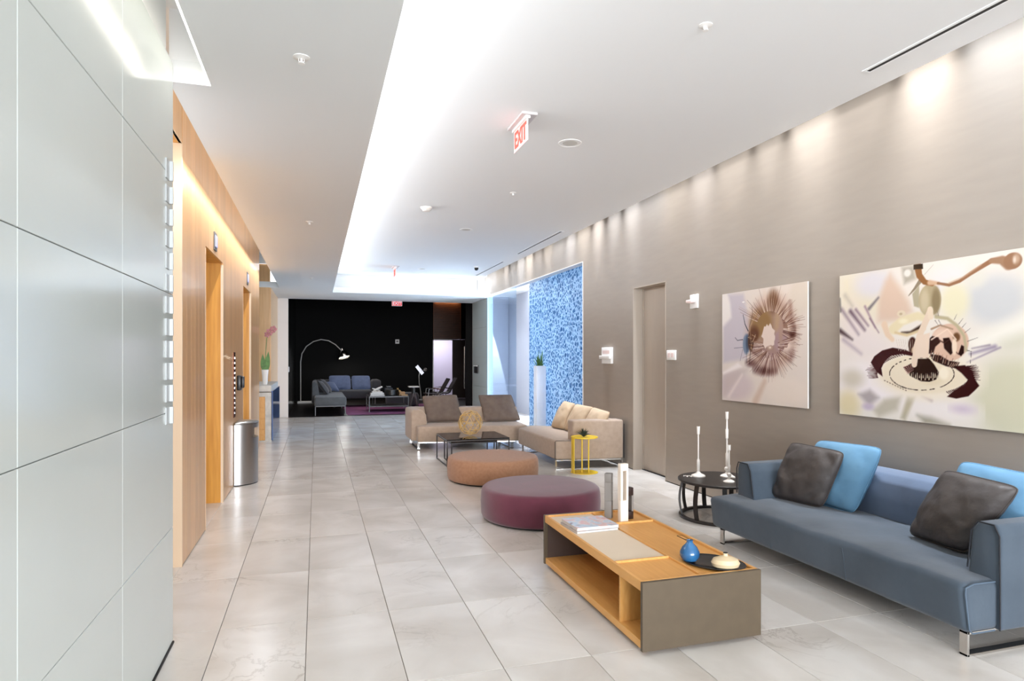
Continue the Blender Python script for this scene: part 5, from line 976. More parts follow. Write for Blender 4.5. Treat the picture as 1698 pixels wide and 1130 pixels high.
ART_BIG=[["p",[[-0.004,1.099],[0.401,1.115],[0.401,0.633],[-0.004,0.648]],[226,216,190],0.1848],["e",[0.323,1.006],0.1745,0.104,[216,212,216],0.065],["e",[0.924,0.952],0.148,0.108,[226,222,220],0.06],["e",[1.222,0.809],0.182,0.154,[205,205,205],0.066],["e",[1.101,0.965],0.068,0.066,[222,218,206],0.044],["e",[0.96,0.82],0.0965,0.121,[230,222,190],0.0495],["e",[1.326,0.197],0.2445,0.253,[208,204,178],0.099],["e",[1.326,0.557],0.122,0.066,[214,210,192],0.055],["e",[0.371,0.268],0.4075,0.169,[238,230,230],0.078],["e",[0.849,0.096],0.2555,0.072,[236,228,224],0.06],["e",[0.091,0.078],0.104,0.112,[222,208,170],0.07],["p",[[1.044,0.564],[1.389,0.701],[1.51,0.734],[1.51,0.643],[1.264,0.558],[1.101,0.473]],[240,235,224],0.0605],["p",[[0.47,1.061],[0.551,0.956],[0.622,0.849],[0.65,0.772],[0.565,0.715],[0.355,0.707],[0.371,0.883],[0.424,1.008]],[216,190,170],0.04],["p",[[0.126,0.877],[0.371,0.661],[0.551,0.502],[0.291,0.424],[0.021,0.507],[0.003,0.733]],[228,216,212],0.1232],["l",[[0.003,0.662],[0.126,0.589]],0.0364,0.0084,[70,54,60],0.0202],["l",[[0.108,0.81],[0.243,0.659]],0.028,0.0084,[96,76,92],0.0252],["l",[[0.021,0.83],[0.185,0.628]],0.0224,0.0084,[146,128,138],0.0252],["l",[[0.16,0.82],[0.275,0.691]],0.014,0.0056,[120,96,112],0.0202],["l",[[0.283,0.818],[0.367,0.894]],0.0224,0.0112,[112,104,112],0.0151],["l",[[0.246,0.838],[0.339,0.673]],0.0126,0.0042,[146,116,134],0.0151],["l",[[0.291,0.744],[0.371,0.634]],0.0091,0.0039,[130,106,116],0.0117],["l",[[0.038,0.591],[0.21,0.478]],0.0224,0.0084,[176,160,170],0.0302],["l",[[-0.001,0.916],[0.01,0.816]],0.014,0.0084,[90,88,90],0.0151],["l",[[0.056,0.939],[0.126,0.85]],0.0252,0.014,[196,186,170],0.0302],["l",[[1.067,0.473],[1.222,0.516]],0.011,0.022,[150,136,158],0.0178],["l",[[1.044,0.417],[1.254,0.51]],0.0055,0.0088,[148,134,152],0.0099],["l",[[1.078,0.507],[1.19,0.527]],0.0044,0.0088,[140,126,140],0.0099],["p",[[0.185,0.166],[0.291,0.205],[0.374,0.15],[0.283,0.078]],[172,162,162],0.0308],["p",[[0.323,0.054],[0.417,0.14],[0.565,0.177],[0.529,0.071],[0.371,0.006]],[190,182,164],0.0343],["p",[[0.558,0.016],[0.611,0.177],[0.677,0.181],[0.594,0.001]],[186,176,152],0.0211],["p",[[0.691,0.047],[0.797,0.038],[0.924,0.003],[0.745,-0.009]],[160,154,138],0.0343],["e",[0.126,0.286],0.1025,0.07,[205,196,180],0.0525],["e",[1.014,0.115],0.071,0.0264,[208,192,206],0.0324],["e",[0.275,0.077],0.0485,0.026,[196,180,196],0.0195],["l",[[0.731,0.184],[0.797,0.158]],0.0168,0.0168,[170,150,150],0.0173],["e",[0.738,0.324],0.404,0.168,[236,224,206],0.045],["e",[0.725,0.335],0.3375,0.1344,[230,216,192],0.0144],["p",[[0.299,0.411],[0.331,0.458],[0.401,0.501],[0.492,0.521],[0.594,0.504],[0.664,0.478],[0.657,0.457],[0.565,0.474],[0.477,0.461],[0.424,0.423],[0.394,0.37],[0.405,0.308],[0.355,0.339]],[52,18,24],0.0039],["p",[[0.948,0.391],[1.032,0.4],[1.08,0.361],[1.101,0.306],[1.126,0.271],[1.095,0.238],[1.055,0.2],[0.973,0.18],[0.909,0.189],[0.96,0.232],[1.032,0.272],[1.051,0.304],[1.008,0.348]],[48,16,20],0.0036],["l",[[0.362,0.299],[0.277,0.291]],0.0078,0.002,[60,26,30],0.002],["l",[[0.359,0.307],[0.277,0.301]],0.0078,0.002,[60,26,30],0.002],["l",[[0.356,0.315],[0.265,0.311]],0.0078,0.002,[60,26,30],0.002],["l",[[0.355,0.324],[0.272,0.321]],0.0084,0.0021,[60,26,30],0.0021],["l",[[0.356,0.332],[0.275,0.331]],0.0078,0.002,[60,26,30],0.002],["l",[[0.357,0.34],[0.266,0.341]],0.0078,0.002,[60,26,30],0.002],["l",[[0.359,0.348],[0.252,0.352]],0.0078,0.0019,[60,26,30],0.0019],["l",[[0.363,0.356],[0.261,0.362]],0.0078,0.0019,[60,26,30],0.0019],["l",[[0.368,0.364],[0.268,0.372]],0.0078,0.002,[60,26,30],0.002],["l",[[0.374,0.372],[0.292,0.38]],0.0078,0.002,[60,26,30],0.002],["l",[[0.381,0.38],[0.291,0.391]],0.0078,0.002,[60,26,30],0.002],["l",[[0.389,0.388],[0.309,0.399]],0.0078,0.002,[60,26,30],0.002],["l",[[0.398,0.395],[0.324,0.408]],0.0078,0.002,[60,26,30],0.002],["l",[[0.408,0.403],[0.338,0.416]],0.0078,0.002,[60,26,30],0.002],["l",[[0.419,0.41],[0.348,0.426]],0.0078,0.0019,[60,26,30],0.0019],["l",[[0.431,0.416],[0.344,0.439]],0.0072,0.0018,[60,26,30],0.0018],["l",[[0.443,0.423],[0.363,0.446]],0.0078,0.002,[60,26,30],0.002],["l",[[0.457,0.429],[0.381,0.454]],0.0078,0.002,[60,26,30],0.002],["l",[[0.471,0.435],[0.4,0.461]],0.0078,0.002,[60,26,30],0.002],["l",[[0.486,0.441],[0.432,0.463]],0.0078,0.002,[60,26,30],0.002],["l",[[0.502,0.446],[0.449,0.47]],0.0078,0.002,[60,26,30],0.002],["l",[[0.518,0.451],[0.463,0.479]],0.0078,0.002,[60,26,30],0.002],["l",[[0.535,0.456],[0.482,0.486]],0.0078,0.002,[60,26,30],0.002],["l",[[0.552,0.46],[0.502,0.492]],0.0078,0.002,[60,26,30],0.002],["l",[[0.57,0.464],[0.524,0.497]],0.0078,0.002,[60,26,30],0.002],["l",[[0.588,0.467],[0.557,0.493]],0.0072,0.0018,[60,26,30],0.0018],["l",[[0.606,0.47],[0.573,0.502]],0.0072,0.0018,[60,26,30],0.0018],["l",[[0.625,0.473],[0.596,0.506]],0.0078,0.0019,[60,26,30],0.0019],["l",[[0.644,0.475],[0.621,0.507]],0.0072,0.0018,[60,26,30],0.0018],["l",[[0.663,0.477],[0.646,0.505]],0.0072,0.0018,[60,26,30],0.0018],["l",[[0.682,0.478],[0.668,0.51]],0.0072,0.0018,[60,26,30],0.0018],["l",[[0.701,0.479],[0.692,0.507]],0.0072,0.0018,[60,26,30],0.0018],["l",[[0.72,0.48],[0.713,0.517]],0.0072,0.0018,[60,26,30],0.0018],["l",[[0.739,0.48],[0.737,0.516]],0.0072,0.0018,[60,26,30],0.0018],["l",[[0.757,0.48],[0.76,0.512]],0.0072,0.0018,[60,26,30],0.0018],["l",[[0.776,0.479],[0.782,0.509]],0.0072,0.0018,[60,26,30],0.0018],["l",[[0.794,0.478],[0.806,0.514]],0.0072,0.0018,[60,26,30],0.0018],["l",[[0.812,0.477],[0.827,0.508]],0.0072,0.0018,[60,26,30],0.0018],["l",[[0.83,0.475],[0.851,0.509]],0.0072,0.0018,[60,26,30],0.0018],["l",[[0.847,0.473],[0.872,0.506]],0.0072,0.0018,[60,26,30],0.0018],["l",[[1.046,0.392],[1.105,0.403]],0.0066,0.0017,[50,18,22],0.0017],["l",[[1.051,0.387],[1.108,0.396]],0.0072,0.0018,[50,18,22],0.0018],["l",[[1.055,0.381],[1.118,0.39]],0.0066,0.0017,[50,18,22],0.0017],["l",[[1.059,0.376],[1.118,0.383]],0.0072,0.0018,[50,18,22],0.0018],["l",[[1.062,0.37],[1.114,0.376]],0.0066,0.0017,[50,18,22],0.0017],["l",[[1.064,0.364],[1.121,0.369]],0.0066,0.0017,[50,18,22],0.0017],["l",[[1.066,0.358],[1.136,0.363]],0.0066,0.0017,[50,18,22],0.0017],["l",[[1.067,0.353],[1.118,0.355]],0.0072,0.0018,[50,18,22],0.0018],["l",[[1.068,0.347],[1.118,0.348]],0.0072,0.0018,[50,18,22],0.0018],["l",[[1.068,0.341],[1.133,0.342]],0.0066,0.0017,[50,18,22],0.0017],["l",[[1.067,0.335],[1.124,0.335]],0.0066,0.0017,[50,18,22],0.0017],["l",[[1.066,0.329],[1.129,0.328]],0.0066,0.0017,[50,18,22],0.0017],["l",[[1.064,0.323],[1.125,0.321]],0.0066,0.0017,[50,18,22],0.0017],["l",[[1.061,0.317],[1.119,0.314]],0.0066,0.0017,[50,18,22],0.0017],["l",[[1.058,0.311],[1.132,0.306]],0.0066,0.0017,[50,18,22],0.0017],["l",[[1.055,0.306],[1.107,0.3]],0.0072,0.0018,[50,18,22],0.0018],["l",[[1.05,0.3],[1.108,0.293]],0.0066,0.0017,[50,18,22],0.0017],["l",[[1.045,0.294],[1.097,0.287]],0.0066,0.0017,[50,18,22],0.0017],["l",[[1.04,0.288],[1.101,0.279]],0.0066,0.0016,[50,18,22],0.0016],["l",[[1.034,0.283],[1.085,0.274]],0.0066,0.0016,[50,18,22],0.0016],["l",[[1.027,0.277],[1.079,0.267]],0.0066,0.0017,[50,18,22],0.0017],["l",[[1.02,0.272],[1.079,0.258]],0.0066,0.0017,[50,18,22],0.0017],["l",[[1.012,0.267],[1.061,0.254]],0.0072,0.0018,[50,18,22],0.0018],["l",[[1.004,0.262],[1.056,0.247]],0.0072,0.0018,[50,18,22],0.0018],["l",[[0.995,0.257],[1.053,0.238]],0.0072,0.0018,[50,18,22],0.0018],["l",[[0.986,0.252],[1.025,0.238]],0.0072,0.0018,[50,18,22],0.0018],["l",[[0.976,0.247],[1.013,0.233]],0.0072,0.0018,[50,18,22],0.0018],["l",[[0.965,0.242],[1.004,0.226]],0.0066,0.0016,[50,18,22],0.0016],["l",[[0.954,0.238],[1.001,0.216]],0.0072,0.0018,[50,18,22],0.0018],["l",[[0.943,0.234],[0.985,0.212]],0.0072,0.0018,[50,18,22],0.0018],["l",[[0.931,0.23],[0.965,0.211]],0.0072,0.0018,[50,18,22],0.0018],["l",[[0.919,0.226],[0.952,0.205]],0.0072,0.0018,[50,18,22],0.0018],["l",[[0.906,0.222],[0.935,0.202]],0.0072,0.0018,[50,18,22],0.0018],["l",[[0.958,0.341],[0.958,0.335]],0.0055,0.0035,[52,34,28],0.0017],["l",[[0.957,0.332],[0.956,0.325]],0.006,0.009,[52,34,28],0.0018],["l",[[0.955,0.322],[0.952,0.316]],0.0055,0.0073,[52,34,28],0.0017],["l",[[0.95,0.313],[0.946,0.306]],0.006,0.0037,[52,34,28],0.0018],["l",[[0.944,0.303],[0.939,0.297]],0.0055,0.0086,[52,34,28],0.0017],["l",[[0.936,0.294],[0.93,0.288]],0.0055,0.0056,[52,34,28],0.0017],["l",[[0.926,0.286],[0.919,0.28]],0.006,0.0073,[52,34,28],0.0018],["l",[[0.915,0.277],[0.907,0.272]],0.006,0.0054,[52,34,28],0.0018],["l",[[0.903,0.269],[0.893,0.264]],0.006,0.0063,[52,34,28],0.0018],["l",[[0.889,0.261],[0.878,0.257]],0.0055,0.0054,[52,34,28],0.0017],["l",[[0.873,0.254],[0.862,0.25]],0.0055,0.0051,[52,34,28],0.0017],["l",[[0.819,0.237],[0.806,0.234]],0.006,0.0083,[52,34,28],0.0018],["l",[[0.799,0.233],[0.785,0.23]],0.006,0.0053,[52,34,28],0.0018],["l",[[0.758,0.226],[0.743,0.225]],0.006,0.0061,[52,34,28],0.0018],["l",[[0.736,0.224],[0.721,0.223]],0.006,0.004,[52,34,28],0.0018],["l",[[0.692,0.223],[0.676,0.223]],0.006,0.0077,[52,34,28],0.0018],["l",[[0.669,0.224],[0.654,0.225]],0.0065,0.0042,[52,34,28],0.002],["l",[[0.648,0.225],[0.633,0.227]],0.006,0.0051,[52,34,28],0.0018],["l",[[0.626,0.228],[0.612,0.23]],0.0065,0.0047,[52,34,28],0.002],["l",[[0.605,0.231],[0.591,0.234]],0.006,0.0082,[52,34,28],0.0018],["l",[[0.585,0.236],[0.572,0.239]],0.0065,0.0103,[52,34,28],0.0019],["l",[[0.566,0.241],[0.554,0.245]],0.0065,0.0055,[52,34,28],0.0019],["l",[[0.548,0.247],[0.537,0.252]],0.0065,0.0041,[52,34,28],0.0019],["l",[[0.532,0.254],[0.521,0.259]],0.0065,0.0055,[52,34,28],0.002],["l",[[0.517,0.262],[0.508,0.267]],0.0065,0.0093,[52,34,28],0.002],["l",[[0.504,0.27],[0.496,0.276]],0.0065,0.0041,[52,34,28],0.002],["l",[[0.492,0.279],[0.485,0.285]],0.0065,0.0055,[52,34,28],0.002],["l",[[0.483,0.288],[0.477,0.295]],0.0065,0.0054,[52,34,28],0.0019],["l",[[0.475,0.298],[0.471,0.305]],0.0065,0.0048,[52,34,28],0.002],["l",[[0.466,0.318],[0.465,0.326]],0.006,0.007,[52,34,28],0.0018],["l",[[0.465,0.329],[0.466,0.336]],0.0065,0.0065,[52,34,28],0.002],["l",[[0.466,0.34],[0.468,0.347]],0.0065,0.0082,[52,34,28],0.002],["l",[[0.47,0.35],[0.473,0.357]],0.0065,0.0087,[52,34,28],0.0019],["l",[[0.475,0.361],[0.48,0.368]],0.0065,0.0045,[52,34,28],0.002],["l",[[0.483,0.371],[0.489,0.378]],0.0065,0.0096,[52,34,28],0.002],["l",[[0.492,0.381],[0.5,0.387]],0.0065,0.0099,[52,34,28],0.002],["l",[[0.517,0.399],[0.527,0.405]],0.0065,0.0082,[52,34,28],0.002],["l",[[0.548,0.415],[0.561,0.42]],0.0065,0.0081,[52,34,28],0.0019],["l",[[0.585,0.428],[0.599,0.432]],0.006,0.0068,[52,34,28],0.0018],["l",[[0.626,0.438],[0.641,0.441]],0.006,0.0077,[52,34,28],0.0018],["l",[[0.669,0.444],[0.685,0.446]],0.006,0.0091,[52,34,28],0.0018],["l",[[0.714,0.447],[0.729,0.447]],0.006,0.004,[52,34,28],0.0018],["l",[[0.758,0.446],[0.772,0.445]],0.006,0.0094,[52,34,28],0.0018],["l",[[0.799,0.442],[0.813,0.44]],0.006,0.0039,[52,34,28],0.0018],["l",[[0.838,0.434],[0.851,0.431]],0.0055,0.004,[52,34,28],0.0017],["l",[[0.856,0.429],[0.868,0.426]],0.0055,0.007,[52,34,28],0.0017],["l",[[0.889,0.418],[0.898,0.413]],0.006,0.0074,[52,34,28],0.0018],["l",[[0.903,0.411],[0.912,0.406]],0.006,0.0081,[52,34,28],0.0018],["l",[[0.915,0.403],[0.923,0.398]],0.0055,0.0045,[52,34,28],0.0017],["l",[[0.936,0.387],[0.942,0.381]],0.006,0.0037,[52,34,28],0.0018],["l",[[0.944,0.378],[0.948,0.372]],0.0055,0.0039,[52,34,28],0.0017],["l",[[0.95,0.369],[0.953,0.363]],0.0055,0.0076,[52,34,28],0.0017],["l",[[0.955,0.36],[0.957,0.354]],0.0055,0.0063,[52,34,28],0.0017],["l",[[0.957,0.351],[0.958,0.344]],0.006,0.0048,[52,34,28],0.0018],["l",[[0.417,0.282],[0.426,0.278]],0.0039,0.0065,[90,66,56],0.0019],["l",[[0.44,0.274],[0.449,0.269]],0.0039,0.0065,[90,66,56],0.002],["l",[[0.462,0.266],[0.471,0.261]],0.0039,0.0065,[90,66,56],0.002],["l",[[0.485,0.258],[0.494,0.253]],0.0039,0.0065,[90,66,56],0.002],["l",[[0.507,0.25],[0.516,0.245]],0.0039,0.0065,[90,66,56],0.002],["l",[[0.529,0.242],[0.538,0.237]],0.0039,0.0065,[90,66,56],0.0019],["l",[[0.551,0.234],[0.559,0.229]],0.0039,0.0065,[90,66,56],0.002],["l",[[0.572,0.226],[0.581,0.221]],0.0036,0.006,[90,66,56],0.0018],["l",[[0.594,0.218],[0.602,0.214]],0.0036,0.006,[90,66,56],0.0018],["e",[0.797,0.331],0.1175,0.072,[224,208,180],0.0216],["e",[0.887,0.345],0.035,0.044,[240,228,206],0.0132],["p",[[0.579,0.378],[0.664,0.417],[0.691,0.441],[0.782,0.441],[0.817,0.403],[0.851,0.35],[0.839,0.303],[0.784,0.283],[0.718,0.285],[0.636,0.317]],[28,12,14],0.0024],["l",[[0.615,0.307],[0.609,0.353]],0.0065,0.0013,[232,216,190],0.002],["l",[[0.63,0.292],[0.625,0.35]],0.006,0.0012,[232,216,190],0.0018],["l",[[0.646,0.307],[0.642,0.348]],0.006,0.0012,[232,216,190],0.0018],["l",[[0.661,0.293],[0.658,0.346]],0.006,0.0012,[232,216,190],0.0018],["l",[[0.676,0.308],[0.673,0.344]],0.006,0.0012,[232,216,190],0.0018],["l",[[0.691,0.294],[0.689,0.342]],0.006,0.0012,[232,216,190],0.0018],["l",[[0.706,0.309],[0.705,0.34]],0.006,0.0012,[232,216,190],0.0018],["l",[[0.721,0.295],[0.721,0.338]],0.006,0.0012,[232,216,190],0.0018],["l",[[0.735,0.31],[0.736,0.336]],0.006,0.0012,[232,216,190],0.0018],["l",[[0.75,0.296],[0.751,0.339]],0.006,0.0012,[232,216,190],0.0018],["l",[[0.765,0.311],[0.767,0.341]],0.006,0.0012,[232,216,190],0.0018],["l",[[0.779,0.297],[0.782,0.344]],0.006,0.0012,[232,216,190],0.0018],["l",[[0.794,0.312],[0.797,0.347]],0.006,0.0012,[232,216,190],0.0018],["l",[[0.808,0.298],[0.812,0.35]],0.006,0.0012,[232,216,190],0.0018],["l",[[0.822,0.313],[0.827,0.352]],0.006,0.0012,[232,216,190],0.0018],["l",[[0.836,0.299],[0.842,0.355]],0.006,0.0012,[232,216,190],0.0018],["l",[[0.579,0.382],[0.664,0.402]],0.0039,0.0013,[200,150,140],0.0013],["l",[[0.585,0.372],[0.664,0.394]],0.0036,0.0012,[200,150,140],0.0012],["l",[[0.591,0.362],[0.664,0.387]],0.0036,0.0012,[200,150,140],0.0012],["l",[[0.596,0.352],[0.664,0.38]],0.0036,0.0012,[200,150,140],0.0012],["l",[[0.602,0.342],[0.664,0.372]],0.0036,0.0012,[200,150,140],0.0012],["l",[[0.608,0.333],[0.664,0.365]],0.0039,0.0013,[200,150,140],0.0013],["e",[0.924,0.55],0.133,0.1224,[214,180,158],0.0048],["e",[0.874,0.604],0.063,0.036,[226,196,176],0.0144],["p",[[0.88,0.578],[0.924,0.581],[0.943,0.544],[0.956,0.488],[0.934,0.465],[0.889,0.51]],[34,16,18],0.0036],["p",[[0.779,0.576],[0.803,0.595],[0.849,0.584],[0.862,0.551],[0.826,0.522],[0.813,0.484],[0.779,0.475]],[44,22,24],0.0048],["l",[[0.849,0.569],[0.889,0.545],[0.924,0.567]],0.0088,0.0044,[60,34,32],0.0033],["l",[[0.943,0.52],[0.982,0.474],[1.008,0.462]],0.0066,0.0044,[60,36,34],0.0033],["p",[[0.987,0.474],[1.008,0.531],[1.027,0.521],[1.025,0.478],[1.004,0.458]],[32,14,18],0.0036],["p",[[0.784,0.475],[0.862,0.463],[0.924,0.428],[0.996,0.417],[0.973,0.376],[0.899,0.392],[0.81,0.427]],[40,20,22],0.0036],["e",[0.975,0.583],0.024,0.0286,[110,76,50],0.0083],["e",[0.96,0.52],0.017,0.055,[236,214,190],0.0044],["l",[[0.797,0.571],[0.912,0.638],[0.973,0.566]],0.0096,0.0072,[236,210,190],0.0036],["e",[0.652,0.538],0.033,0.0546,[60,34,30],0.0052],["e",[0.664,0.5],0.0195,0.024,[200,170,140],0.0048],["l",[[0.786,0.453],[0.794,0.475],[0.799,0.499]],0.007,0.0024,[150,112,92],0.0036],["l",[[0.808,0.444],[0.816,0.469],[0.821,0.475]],0.0066,0.0024,[214,190,168],0.0036],["l",[[0.823,0.426],[0.831,0.463],[0.836,0.481]],0.0032,0.0024,[150,112,92],0.0036],["l",[[0.838,0.42],[0.846,0.457],[0.851,0.481]],0.0042,0.0024,[150,112,92],0.0036],["l",[[0.865,0.437],[0.872,0.451],[0.877,0.467]],0.0047,0.0024,[150,112,92],0.0036],["l",[[0.879,0.412],[0.887,0.445],[0.892,0.468]],0.0048,0.0024,[214,190,168],0.0036],["l",[[0.895,0.41],[0.903,0.439],[0.908,0.463]],0.0055,0.0024,[150,112,92],0.0036],["l",[[0.917,0.402],[0.924,0.434],[0.929,0.447]],0.0062,0.0024,[214,190,168],0.0036],["l",[[0.938,0.39],[0.945,0.428],[0.95,0.442]],0.0028,0.0022,[96,60,50],0.0033],["l",[[0.951,0.386],[0.958,0.422],[0.963,0.43]],0.003,0.0022,[150,112,92],0.0033],["l",[[0.976,0.398],[0.983,0.417],[0.988,0.441]],0.0024,0.0024,[214,190,168],0.0036],["l",[[0.924,0.386],[0.943,0.414]],0.0048,0.0024,[196,168,146],0.0036],["l",[[0.94,0.389],[0.958,0.414]],0.0044,0.0022,[196,168,146],0.0033],["l",[[0.956,0.393],[0.973,0.414]],0.0044,0.0022,[196,168,146],0.0033],["l",[[0.971,0.397],[0.987,0.414]],0.0048,0.0024,[196,168,146],0.0036],["l",[[0.83,0.724],[0.912,0.708],[0.979,0.658],[1.026,0.587],[1.04,0.496]],0.0242,0.0176,[184,172,140],0.0079],["l",[[0.797,0.643],[0.862,0.666],[0.948,0.636]],0.0144,0.0096,[170,140,116],0.0036],["l",[[0.849,0.729],[0.841,0.76]],0.0048,0.0018,[120,108,100],0.0018],["l",[[0.96,0.699],[0.977,0.733]],0.0044,0.0017,[120,108,100],0.0017],["l",[[0.991,0.669],[1.019,0.702]],0.0048,0.0018,[120,108,100],0.0018],["l",[[1.014,0.645],[1.04,0.673]],0.0048,0.0018,[120,108,100],0.0018],["l",[[1.032,0.61],[1.067,0.636]],0.0044,0.0017,[120,108,100],0.0017],["l",[[1.049,0.553],[1.118,0.576]],0.0048,0.0018,[120,108,100],0.0018],["l",[[1.044,0.496],[1.078,0.487]],0.0044,0.0017,[120,108,100],0.0017],["l",[[0.823,0.701],[0.849,0.664]],0.0048,0.0018,[120,108,100],0.0018],["l",[[0.849,0.7],[0.874,0.656]],0.0048,0.0018,[120,108,100],0.0018],["l",[[1.049,0.494],[1.074,0.489],[1.067,0.413]],0.0028,0.0022,[40,30,30],0.0011],["l",[[0.521,0.578],[0.543,0.495]],0.0033,0.002,[206,190,176],0.002],["l",[[0.54,0.578],[0.559,0.495]],0.0033,0.002,[206,190,176],0.002],["l",[[0.559,0.577],[0.575,0.495]],0.0033,0.002,[206,190,176],0.002],["l",[[0.578,0.577],[0.591,0.495]],0.0033,0.002,[206,190,176],0.002],["l",[[0.596,0.576],[0.606,0.495]],0.003,0.0018,[206,190,176],0.0018],["l",[[0.615,0.576],[0.622,0.495]],0.0033,0.002,[206,190,176],0.002],["l",[[0.633,0.575],[0.637,0.494]],0.003,0.0018,[206,190,176],0.0018],["l",[[0.651,0.575],[0.652,0.494]],0.0032,0.0019,[206,190,176],0.0019],["l",[[0.495,0.655],[0.565,0.709],[0.691,0.739],[0.758,0.717]],0.0744,0.048,[226,212,176],0.0108],["l",[[0.42,0.691],[0.447,0.619],[0.489,0.579]],0.052,0.0338,[226,200,174],0.0094],["e",[0.562,0.763],0.0345,0.024,[222,206,180],0.0036],["e",[0.559,0.761],0.013,0.0091,[190,170,140],0.0039],["e",[0.579,0.708],0.034,0.0168,[236,226,196],0.0108],["l",[[0.565,0.627],[0.636,0.625],[0.734,0.67]],0.0096,0.0264,[56,38,30],0.0108],["l",[[0.514,0.629],[0.608,0.607],[0.745,0.645]],0.0182,0.0182,[214,192,150],0.0094],["l",[[0.622,0.886],[0.67,0.931],[0.711,0.978]],0.006,0.0312,[142,128,108],0.0036],["p",[[0.65,0.896],[0.705,0.952],[0.705,0.793],[0.664,0.808]],[176,166,140],0.006],["e",[0.784,0.841],0.084,0.1104,[176,160,128],0.0048],["e",[0.83,0.831],0.0305,0.088,[140,124,94],0.0132],["e",[0.745,0.839],0.032,0.078,[198,184,154],0.0195],["p",[[0.565,1.093],[0.664,1.092],[0.68,0.998],[0.586,0.971]],[176,168,154],0.0229],["e",[0.612,1.047],0.028,0.026,[228,224,216],0.0097],["l",[[0.691,1.094],[0.705,1.019],[0.745,0.969],[0.804,0.947]],0.0552,0.0288,[138,92,54],0.0036],["p",[[0.659,1.1],[0.733,1.097],[0.734,1.06],[0.661,1.065]],[32,22,16],0.0024],["l",[[0.784,0.96],[0.849,0.948]],0.036,0.0216,[206,170,140],0.0086],["l",[[0.844,0.949],[0.924,0.928],[0.996,0.946],[1.067,0.985],[1.135,1.018],[1.201,1.049],[1.275,1.047]],0.0168,0.0336,[148,106,78],0.0036],["l",[[0.924,0.942],[1.02,0.969],[1.135,1.032]],0.0055,0.0055,[196,160,134],0.0079],["l",[[1.201,1.049],[1.264,1.044],[1.306,1.014]],0.0308,0.0726,[158,122,96],0.0079],["e",[1.328,1.03],0.0545,0.05,[150,112,86],0.004],["e",[1.348,1.04],0.02,0.03,[190,160,136],0.012],["e",[1.338,1.035],0.008,0.018,[222,206,190],0.0075],["l",[[0.745,1.02],[0.81,1.078]],0.0036,0.0024,[170,160,150],0.0024],["l",[[0.666,0.402],[0.683,0.525],[0.711,0.61],[0.758,0.705],[0.787,0.765]],0.0442,0.0468,[226,204,182],0.0026],["p",[[0.685,0.598],[0.787,0.619],[0.774,0.446],[0.696,0.446],[0.675,0.402],[0.664,0.426]],[228,206,186],0.0036],["l",[[0.787,0.777],[0.792,0.727]],0.0408,0.0408,[230,210,186],0.0024]]
